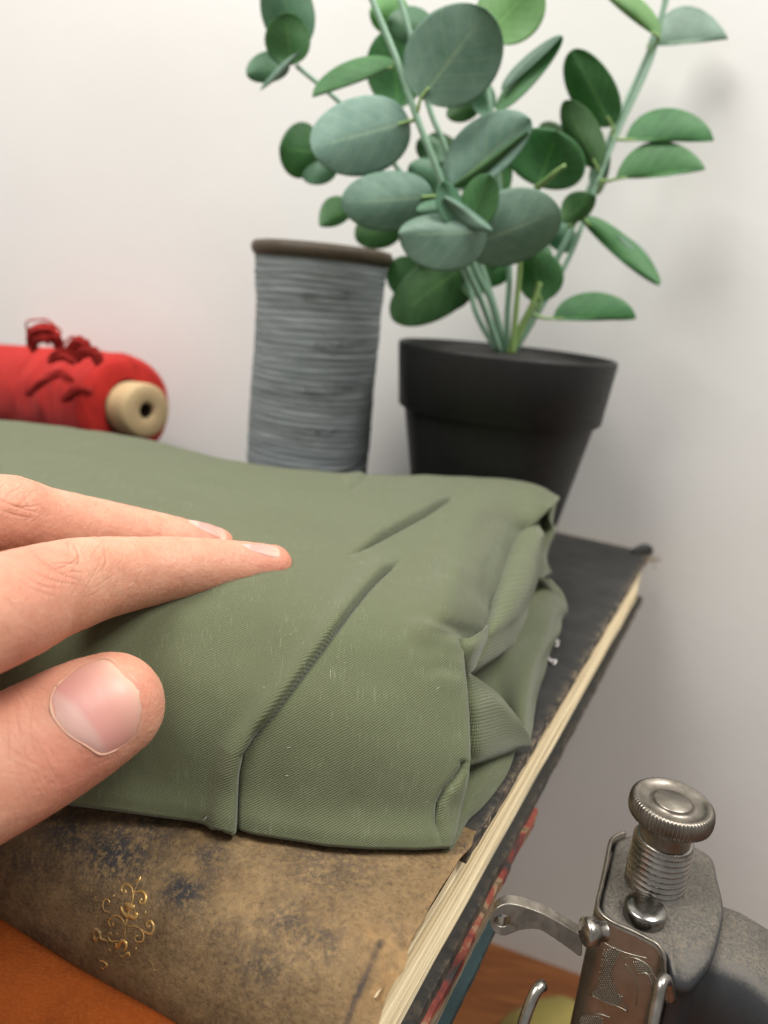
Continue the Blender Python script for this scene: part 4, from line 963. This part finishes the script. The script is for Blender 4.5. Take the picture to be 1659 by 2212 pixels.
stem([(1090, 765, 35.0), (1075, 690, 35), (1045, 590, 35.1), (1000, 480, 35.2)], .16, .1)
stem([(1105, 765, 34.2), (1112, 700, 34), (1122, 590, 33.6), (1130, 480, 33), (1165, 400, 32.4)], .13, .09, 'petiole')
def leaf(b, t, wl, wr, yb, yt, dl, dr, m, cup=0.25, fold=0.0, pw=0.5, pet=None, wob=0.05):
    """b, t: base and tip; wl, wr: half widths left and right of travel; y: distances; dl, dr: how much nearer/farther each side is"""
    b = np.array(b, float); t = np.array(t, float); ax = t - b; L = np.linalg.norm(ax); a = ax / L; rt = np.array([-a[1], a[0]])
    ns, nt = 25, 33; V = np.empty((nt, ns, 3)); UV = np.empty((nt, ns, 2)); sd_ = rng.random() * 50
    for j in range(nt):
        tt = 0.5 - 0.5 * math.cos(math.pi * j / (nt - 1)); w_ = max(1 - (2 * tt - 1) ** 2, 0) ** pw
        w_ *= 1.0 + 0.10 * (0.5 - tt)
        for i in range(ns):
            s_ = -1 + 2 * i / (ns - 1); wd2 = (wl if s_ < 0 else wr) * w_ * s_
            wbl = wob * L * math.sin(tt * 5 + sd_) * .25 * abs(s_)
            p = b + a * (tt * L) + rt * (wd2 + wbl * .3)
            y = yb + (yt - yb) * tt + (dl if s_ < 0 else dr) * abs(s_) ** 1.7 * w_ + cup * (tt * (1 - tt) * 2.0) + wob * math.sin(tt * 6 + s_ * 2 + sd_)
            V[j, i] = Q(p[0], p[1], y); UV[j, i] = (s_, tt)
    mb = MB(); mb.add(V.reshape(-1, 3), grid_faces(ns, nt), UV.reshape(-1, 2))
    o = mb.build('leaf', MT[m], plant, solid=0.035)
    if pet is not None:
        q = crom([Q(*pet), (Q(*pet) + Q(b[0], b[1], yb)) / 2 + np.array([0, 0, -.05]), Q(b[0], b[1], yb), Q(*(b + a * L * .12), yb + (yt - yb) * .12)], 12)
        mb = MB(); mb.add(*tube(q, np.linspace(.085, .05, 12), 6)); mb.build('petiole', MT['petiole'], o)
    return o
# back leaves first
leaf((860, 232), (846, 62), 62, 62, 35.2, 35.0, .3, -.3, 'leaf_u')
leaf((882, 40), (800, 20), 45, 45, 35.4, 35.0, .2, .2, 'leaf_b')
leaf((1050, 80), (1160, -40), 70, 70, 34.0, 33.8, .5, -.4, 'leaf_b')
leaf((935, 60), (838, 46), 42, 40, 34.2, 33.9, .2, .4, 'leaf_m')
leaf((690, 330), (604, 320), 60, 62, 34.8, 34.2, .3, .3, 'leaf_u')
leaf((728, 360), (655, 385), 26, 24, 34.6, 34.3, .1, .1, 'leaf_m')
leaf((768, 440), (690, 487), 22, 40, 34.8, 34.2, .2, .2, 'leaf_u', pw=.8)
leaf((870, 480), (768, 515), 40, 46, 36.3, 36.0, .2, .2, 'leaf_u')
leaf((1035, 225), (965, 250), 26, 26, 35.2, 35.0, .2, .2, 'leaf_u')
leaf((1050, 250), (1035, 172), 28, 28, 35.0, 34.8, .2, .2, 'leaf_m')
leaf((1000, 365), (930, 290), 30, 30, 36.0, 35.8, .2, .2, 'leaf_u')
leaf((985, 420), (885, 355), 44, 40, 34.6, 34.2, .2, .2, 'leaf_m')
leaf((1230, 320), (1168, 268), 24, 26, 36.2, 36.0, .2, .2, 'leaf_u')
leaf((1060, 440), (1085, 330), 40, 34, 35.2, 35.0, .2, .2, 'leaf_u')
leaf((1040, 545), (848, 690), 66, 62, 35.6, 35.0, .3, .2, 'leaf_u', pw=.48)
leaf((905, 560), (860, 640), 46, 50, 35.9, 35.6, .2, .2, 'leaf_u')
leaf((1105, 575), (1010, 600), 34, 38, 35.6, 35.4, .2, .2, 'leaf_u')
leaf((1020, 625), (978, 668), 12, 14, 35.9, 35.8, .1, .1, 'leaf_u')
leaf((1290, 420), (1312, 318), 26, 14, 36.0, 35.8, .2, .2, 'leaf_m', pet=(1298, 395, 35.6))
leaf((1070, 420), (1010, 340), 40, 44, 34.8, 34.6, .3, .2, 'leaf_u')
leaf((1100, 520), (1190, 570), 40, 36, 34.9, 34.6, .3, .2, 'leaf_u')
leaf((1060, 560), (1010, 640), 30, 36, 35.5, 35.3, .2, .2, 'leaf_u')
leaf((950, 470), (905, 560), 40, 44, 35.4, 35.2, .2, .2, 'leaf_u')
leaf((1180, 470), (1240, 540), 30, 34, 35.6, 35.5, .2, .2, 'leaf_m')
leaf((905, 300), (960, 350), 26, 30, 34.6, 34.4, .2, .2, 'leaf_m')
# upper-left cluster
leaf((640, 110), (600, -70), 56, 58, 34.4, 34.0, .3, .2, 'leaf_m')
leaf((630, 140), (618, 28), 52, 46, 33.9, 33.5, .2, .3, 'leaf_u')
leaf((625, 138), (533, 160), 30, 38, 34.0, 33.7, .2, .2, 'leaf_m')
leaf((648, 112), (562, 194), 7, 9, 33.6, 33.4, .3, .2, 'leaf_g', pw=.8)
# right-hand branch
leaf((1322, 272), (1236, 108), 52, 50, 35.6, 34.8, .5, -.2, 'leaf_u', pet=(1328, 292, 35.7))
leaf((1290, 362), (1220, 218), 34, 44, 35.2, 34.6, .2, .3, 'leaf_u', pet=(1297, 375, 35.4))
leaf((1352, 302), (1541, 303), 68, 4, 35.2, 34.9, .5, .0, 'leaf_u', pw=.55, pet=(1322, 294, 35.6))
leaf((1332, 386), (1523, 366), 72, 5, 34.9, 34.6, .5, .0, 'leaf_u', pw=.7, pet=(1294, 390, 35.2))
leaf((1424, 82), (1292, -30), 8, 38, 35.4, 34.6, .1, .5, 'leaf_b', pw=.6, pet=(1405, 110, 36.0))
leaf((1400, 98), (1572, 84), 78, 3, 36.6, 37.0, .5, .0, 'leaf_g', pw=.8, pet=(1410, 108, 36.2))
leaf((1255, 470), (1424, 616), 34, 14, 34.4, 34.2, .4, .1, 'leaf_u', pw=.55, pet=(1228, 490, 35.2))
leaf((1335, 510), (1422, 612), 22, 4, 34.6, 34.4, .4, .1, 'leaf_g', pw=.6)
leaf((1196, 688), (1373, 688), 56, 5, 34.2, 34.0, .4, .0, 'leaf_u', pw=.5, pet=(1152, 680, 34.0))
leaf((1215, 478), (1287, 424), 38, 24, 33.6, 33.2, .2, .2, 'leaf_u', pw=.7)
leaf((1168, 652), (1150, 540), 42, 58, 34.0, 33.3, .3, .3, 'leaf_u', pet=(1158, 672, 34.1))
# middle
leaf((1072, 238), (1214, 78), 22, 24, 33.4, 32.8, .6, -.3, 'leaf_u', pw=.55)
leaf((1085, 195), (1212, 78), 20, 4, 33.3, 32.75, .3, -.2, 'leaf_g', pw=.55)
leaf((1162, 402), (1205, 284), 92, 84, 33.4, 32.6, .5, .4, 'leaf_u', pw=.46)
mb = MB(); mb.add(*tube(crom([Q(1158, 408, 32.6), Q(1185, 385, 31.9), Q(1205, 368, 31.6), Q(1221, 357, 31.4)], 12), np.linspace(.13, .07, 12), 8)); mb.build('stem', MT['petiole'], plant)
leaf((860, 140), (676, 210), 4, 46, 33.0, 32.2, .2, .5, 'leaf_u', pw=.6, pet=(866, 152, 31.6))
leaf((909, 212), (1052, 22), 100, 104, 31.0, 30.4, .3, .2, 'leaf_g', pw=.49, pet=(899, 248, 31.2))
leaf((884, 262), (672, 318), 90, 80, 31.4, 30.6, .45, .35, 'leaf_p', pw=.46, pet=(900, 252, 31.2))
leaf((976, 404), (1146, 258), 80, 44, 31.6, 30.6, .7, -.3, 'leaf_g', pw=.5)
leaf((975, 404), (1140, 285), 4, 28, 31.3, 30.55, .2, .3, 'leaf_u', pw=.6)
leaf((934, 424), (738, 438), 68, 62, 31.2, 30.4, .4, .3, 'leaf_g', pw=.46, pet=(962, 414, 31.4))
leaf((1006, 536), (1209, 452), 86, 74, 31.0, 29.9, .4, .4, 'leaf_p', pw=.46)
leaf((1040, 470), (900, 452), 30, 30, 31.0, 30.6, .2, .3, 'leaf_m', pw=.5)
leaf((1050, 500), (862, 506), 84, 42, 30.3, 29.6, .2, .5, 'leaf_p', pw=.46)
leaf((1004, 494), (956, 392), 36, 22, 30.5, 30.2, -.3, .5, 'leaf_m', pw=.55)
leaf((1006, 498), (1060, 378), 40, 42, 30.3, 29.9, .9, -.2, 'leaf_u', pw=.5)
leaf((960, 425), (1062, 497), 10, 22, 30.2, 29.6, .3, .3, 'leaf_g', pw=.55)

# ------------------------------------------------------------------ sewing machine head
mz = -1.38
cap_px = [(1330, 1812, 0), (1309, 1895, 0), (1298, 1954, 0), (1318, 1988, 0), (1365, 2012, 0), (1401, 2030, 0), (1438, 2058, -.02), (1452, 2090, -.06), (1462, 2118, -.20), (1478, 2128, -.30), (1497, 2124, -.30), (1520, 2100, -.22), (1542, 2067, -.12), (1559, 2003, -.04), (1565, 1954, 0), (1552, 1895, 0), (1540, 1850, 0), (1506, 1826, 0), (1450, 1806, 0), (1390, 1800, 0), (1350, 1802, 0)]
cap = np.array([P(a, b, mz + c) for a, b, c in cap_px]); mc = cap.mean(0)
sm_ = thing('sewing_machine', (mc[0], mc[1], TZ), 'vintage sewing machine head with dusty dark enamel and nickel face plate beside the books', 'sewing machine')
capc = crom(np.vstack([cap, cap[:1]]), 97)[:-1]
cen = np.array([mc[0], mc[1], mz])
rings = []
for sc2, dz in ((0.05, .03), (.3, .03), (.6, .02), (.8, 0.0), (.93, -.02), (.985, -.07), (1.0, -.16), (.99, -.26), (.95, -.36), (.90, -.46), (.88, -.7), (.88, -1.6), (.88, -5), (.9, -9)):
    r = cen + (capc - cen) * np.array([sc2, sc2, 1]) + np.array([0, 0, dz]); 
    r[:, 2] = mz + (capc[:, 2] - mz) * sc2 ** 3 + dz; rings.append(r)
V = np.array(rings).reshape(-1, 3)
body = MB(); fcs = [tuple(reversed(f)) for f in grid_faces(96, len(rings), wrap=True)]; body.add(V, fcs)
body.add(rings[0], [tuple(range(96))])
# horizontal arm, pillar and bed (mostly outside the picture)
ad = wd; an = np.array([-wd[1], wd[0], 0])
def arm_ring(c, hw, hh, zz, nn=40, p=0.45):
    out = []
    for i in range(nn):
        t = 2 * math.pi * i / nn; ct, st_ = math.cos(t), math.sin(t)
        out.append(c + an * hw * np.sign(ct) * abs(ct) ** p + np.array([0, 0, zz + hh * np.sign(st_) * abs(st_) ** p]))
    return out
c1 = np.array([mc[0], mc[1], 0]) + ad * 0.2 + an * 0.15
sec = [(0.0, 1.2, 2.2, -4.2), (0.9, 1.3, 2.3, -4.0), (1.5, 1.35, 2.25, -4.0), (2.1, 1.45, 2.2, -4.2), (2.8, 1.6, 2.2, -4.5), (4.0, 1.8, 2.3, -4.9), (8, 2.0, 2.5, -4.7), (14, 2.3, 3.0, -4.8), (19, 2.7, 3.6, -5), (22, 2.6, 3.4, -5), (23, 1.8, 2.4, -5)]
secs = crom([(a, b, c) for a, b, c, d in sec], 50); zsec = np.interp(secs[:, 0], [q[0] for q in sec], [q[3] for q in sec])
AR = np.array([arm_ring(c1 + ad * s_[0], s_[1], s_[2], zq) for s_, zq in zip(secs, zsec)]).reshape(-1, 3)
body.add(AR, grid_faces(40, 50, wrap=True)); body.add(AR[-40:], [tuple(range(40))]); body.add(AR[:40], [tuple(range(39, -1, -1))])
PL = np.array([arm_ring(c1 + ad * 19 + np.array([0, 0, 0]), 2.6 + .02 * k, 3.0, 0) for k in range(1)])
pil = []
for zq, k in ((-5, 1.0), (-10, .95), (-16, .9), (-22, 1.0), (-24, 1.25), (-24.6, 1.6)):
    for i in range(40):
        t = 2 * math.pi * i / 40; pil.append(c1 + ad * (19 + 2.8 * k * math.cos(t)) + an * 2.4 * k * math.sin(t) + np.array([0, 0, zq]))
body.add(np.array(pil), grid_faces(40, 6, wrap=True))
bp = [c1 + ad * a + an * b for a, b in ((-3, -6), (24, -6), (24, 7), (-3, 7))]
body.add([p + np.array([0, 0, z]) for z in (-24.5, TZ) for p in bp], [(3, 2, 1, 0), (4, 5, 6, 7), (0, 1, 5, 4), (1, 2, 6, 5), (2, 3, 7, 6), (3, 0, 4, 7)])
body.build('body', MT['enamel'], sm_)
# thumbscrew on a threaded collar
kt = D(1455, 1726, 17.0); kx, ky = kt[0], kt[1]; kz = kt[2]
base = np.array([kx, ky, 0])
V, Fc, UV = [], [], []
prf = [(0.0, kz - .02), (.38, kz - .03), (.415, kz - .06), (.42, kz - .10), (.55, kz - .13), (.70, kz - .07), (.77, kz - .02), (.83, kz - .03), (.865, kz - .09), (.885, kz - .2), (.885, kz - .34), (.86, kz - .44), (.78, kz - .5), (.6, kz - .52), (.57, kz - .55), (.555, kz - .8), (.56, kz - 1.05)]
V, Fc, UV = lathe(prf, base, 264); V = np.array(V)
rr = np.linalg.norm(V[:, :2] - base[:2], axis=1); kn = (rr > .855)
a_ = np.arange(len(V)) % 264; V[kn, :2] += ((V[kn, :2] - base[:2]) / rr[kn][:, None]) * (0.028 * np.cos(a_[kn] * 2 * math.pi * 66 / 264))[:, None]
mb = MB(); mb.add(V, Fc); mb.build('thumbscrew', MT['nickel'], sm_)
pf = []
for k in range(9):
    z0_ = kz - 1.05 - .145 * k; pf += [(.60, z0_), (.655, z0_ - .035), (.665, z0_ - .07), (.60, z0_ - .125)]
pf = [(.3, kz - 1.0), (.58, kz - 1.0), (.62, kz - 1.03)] + pf + [(.60, mz - .1)]
mb = MB(); V, Fc, UV = lathe(pf, base, 90); V = np.array(V)
mb.add(V, Fc); mb.build('threaded_collar', MT['steel'], sm_)
# domed button
bp_ = P(1391, 1976, mz + .05)
MT['dark_steel'] = metal_mat('dark_steel', (0.20, 0.19, 0.175), (0.30, 0.29, 0.27), 0.16, 0.3)
mb = MB(); mb.add(*lathe([(0, .34), (.12, .337), (.24, .325), (.33, .305), (.40, .28), (.435, .255), (.445, .23), (.445, -.1)], np.array([bp_[0], bp_[1], mz]), 64)); mb.build('button', MT['dark_steel'], sm_)
# face plate, wraps the left and front of the head
fp_px = [(1352, 1800), (1333, 1808), (1321, 1822), (1312, 1870), (1305, 1905), (1294, 1952), (1300, 1972), (1320, 1988), (1340, 1998), (1370, 2011), (1401, 2027), (1428, 2042), (1443, 2056), (1453, 2074)]
fp = crom([P(a, b, mz + .1) for a, b in fp_px], 90)
tg = np.gradient(fp, axis=0); tg[:, 2] = 0; tg /= np.linalg.norm(tg, axis=1)[:, None]; on = np.stack([tg[:, 1], -tg[:, 0], np.zeros(90)], 1)
if (on[45] @ (cen - fp[45])) > 0: on = -on
SL = np.linspace(0, 1, 90)
zrow = np.concatenate([np.linspace(0, -.5, 8), np.linspace(-.7, -9, 90)])
fpV = []
for z in zrow:
    for k in range(90):
        q = fp[k] + on[k] * (0.03 + 0.0) + np.array([0, 0, z]); fpV.append(q)
fpV = np.array(fpV)
# right edge corner is rounded: pull the last columns down
for j in range(len(zrow)):
    for k in range(78, 90): fpV[j * 90 + k, 2] -= 0.55 * ((k - 78) / 11) ** 2.2 * math.exp(zrow[j] / 3)
# stamped relief: stippled ground round smooth leaf shapes
arc = np.r_[0, np.cumsum(np.linalg.norm(np.diff(fp, axis=0), axis=1))]
uA = np.tile(arc, len(zrow)); vA = np.repeat(zrow, 90)
plate = mk('face_plate', fpV, grid_faces(90, len(zrow)), MT['plate'], sm_, solid=0.09, uv=np.stack([uA, vA], 1))
mb = MB(); top_e = fpV[:90] + np.array([0, 0, .0]); mb.add(*tube(top_e, .05, 8)); 
edge_r = fpV[89::90]; mb.add(*tube(edge_r[:70], .07, 8)); mb.build('plate_rim', MT['nickel'], plate)
# engraved pattern pieces on the plate
pb = BVHTree.FromPolygons([Vector(p) for p in fpV], grid_faces(90, len(zrow)))
Mq = lambda x, y: ((2250 + x * 0.46655) / 1.8228, (3300 + y * 0.46655) / 1.8228)
def onplate(cx, cy, lift=0.05):
    px, py = Mq(cx, cy); h = pb.ray_cast(Vector(CP), Vector(ray(px, py)).normalized())
    if h[0] is None: return None
    nn_ = h[1] if h[1].dot(Vector(ray(px, py))) < 0 else -h[1]
    return np.array(h[0]) + np.array(nn_) * lift
eng = MB()
def inside(x, y, poly):
    c = False; n_ = len(poly)
    for i in range(n_):
        (x1, y1), (x2, y2) = poly[i], poly[(i + 1) % n_]
        if (y1 > y) != (y2 > y) and x < (x2 - x1) * (y - y1) / (y2 - y1) + x1: c = not c
    return c
polyS = [(300, 930), (370, 905), (420, 930), (410, 990), (360, 1080), (345, 1180), (390, 1290), (440, 1330), (400, 1410), (290, 1370), (170, 1310), (200, 1280), (240, 1180), (260, 1060), (275, 970)]
polyT = [(510, 1020), (590, 1020), (680, 1080), (700, 1160), (620, 1130), (550, 1100)]
polyB = [(90, 1490), (180, 1480), (260, 1500), (270, 1600), (80, 1600)]
for poly in (polyS, polyT, polyB):
    for yy in range(900, 1600, 17):
        for xx in range(80 + (yy // 17 % 2) * 9, 720, 18):
            if inside(xx, yy, poly):
                q = onplate(xx, yy, .047)
                if q is not None:
                    eng.add(*lathe([(.030, -.01), (.022, .012), (.0, .02)], q, 6, CP - q))
def eline(pts, r=.02):
    q = [onplate(*p) for p in crv(*pts)]; q = [p for p in q if p is not None]
    if len(q) > 2: eng.add(*tube(q, r, 6))
eline([(200, 800), (330, 900), (480, 960), (640, 1000)], .012); eline([(290, 925), (245, 1180), (170, 1310)], .014); eline([(425, 930), (350, 1130), (400, 1300), (480, 1450)], .014)
eline([(170, 1310), (290, 1370), (400, 1410), (480, 1450)], .014); eline([(420, 1000), (540, 1000), (660, 1070), (740, 1200)], .014); eline([(560, 1130), (640, 1130), (680, 1180), (690, 1230)], .03)
eline([(460, 1050), (520, 1130), (560, 1250), (550, 1400)], .012); eline([(100, 1480), (230, 1470), (330, 1500)], .012)
eng.build('stamped_ornament', MT['plate'], plate)
# thread take-up lever with eye, nut, guide hooks
lv_top = [(1256, 2022), (1238, 2012), (1206, 1992), (1174, 1975), (1140, 1962), (1112, 1954), (1092, 1953), (1072, 1962), (1060, 1980), (1060, 2000), (1070, 2015), (1088, 2022), (1108, 2016), (1124, 2010), (1150, 2007), (1172, 2012), (1206, 2034), (1232, 2052), (1256, 2066)]
lp = np.array([D(a, b, 16.0) for a, b in lv_top]); lp = crom(np.vstack([lp, lp[:1]]), 73)[:-1]
hc = D(1085, 1989, 16.0); hr = 0.155
hole = np.array([hc + (np.array([math.cos(t), 0, math.sin(t)])) * hr for t in np.linspace(0, 2 * math.pi, 33)[:-1]])
exd = np.array([0.05, .24, .03])
import bmesh
bm = bmesh.new()
def loop(pts):
    vs = [bm.verts.new(Vector(p)) for p in pts]; return vs, [bm.edges.new((vs[i], vs[(i + 1) % len(vs)])) for i in range(len(vs))]
v1, e1 = loop(lp); v2, e2 = loop(hole)
bmesh.ops.triangle_fill(bm, use_beauty=True, use_dissolve=False, edges=e1 + e2)
ge = bmesh.ops.extrude_face_region(bm, geom=bm.faces[:]); bmesh.ops.translate(bm, verts=[q for q in ge['geom'] if isinstance(q, bmesh.types.BMVert)], vec=Vector(exd))
bmesh.ops.recalc_face_normals(bm, faces=bm.faces[:]); bm.verts.ensure_lookup_table(); bm.verts.index_update()
lever = mk('take_up_lever', [v_.co[:] for v_ in bm.verts], [[q.index for q in f.verts] for f in bm.faces], MT['nickel'], sm_, smooth=False, bevel=0.05); bm.free()
nc = D(1262, 2012, 15.6); nax = np.array([-.93, -.2, .05])
mb = MB(); mb.add(*lathe([(0, .14), (.2, .14), (.27, .10), (.28, .04), (.28, -.12), (.2, -.14), (.2, -.35)], nc + np.array([.1, 0, 0]), 40, nax)); mb.build('screw', MT['steel'], sm_)
mb = MB(); mb.add(*tube(crom([D(1448, 2160, 13.6), D(1440, 2118, 13.5), D(1430, 2122, 13.3), D(1422, 2160, 13.2), D(1412, 2210, 13.1), D(1400, 2300, 13.0), D(1420, 2380, 13.3)], 40), .1, 10)); mb.build('thread_guide', MT['steel'], sm_)
mb = MB(); mb.add(*tube(crom([D(1174, 2128, 15.2), D(1160, 2138, 15.1), D(1144, 2172, 15.0), D(1126, 2225, 14.9), D(1100, 2320, 14.8), D(1200, 2400, 15), D(1300, 2380, 15.2)], 40), .115, 10)); mb.build('thread_guide', MT['steel'], sm_)

# mustard cloth on the tabletop behind the machine
mcx = P(1225, 2290, TZ + 1); nu, nv = 72, 30
V = []
for j in range(nv):
    for i in range(nu):
        a = 2 * math.pi * i / nu; r = (j / (nv - 1)) ** .8; rr_ = r * (3.6 + .35 * math.sin(3 * a + 1) + .2 * math.sin(5 * a))
        V.append((mcx[0] + rr_ * math.cos(a), mcx[1] + rr_ * math.sin(a), TZ + .06 + 3.0 * max(0, 1 - r ** 2.6) ** .6))
V = np.array(V); V[:, 2] += .28 * vnoise(V * .7) * (V[:, 2] > TZ + .3)
mb = MB(); mb.add(V, grid_faces(nu, nv, wrap=True)); o = mb.build('crumpled_cloth', MT['mustard'], None, org=(mcx[0], mcx[1], TZ), solid=0.1)
tag(o, 'crumpled mustard yellow cloth on the tabletop behind the machine', 'cloth')
# lint specks on the black board beside the cloth
mb = MB()
for a, b in ((1206, 1385), (1202, 1392), (1188, 1424), (1192, 1428)):
    q = P(a, b, .06); mb.add(*tube(crom([q + rng.normal(0, .07, 3) * np.array([1, 1, .3]) for _ in range(5)], 14), .035, 5))
o = mb.build('lint', MT['lint'], None, org=P(1200, 1400, 0)); tag(o, 'bits of white lint on the black board beside the cloth', 'lint', kind='stuff')
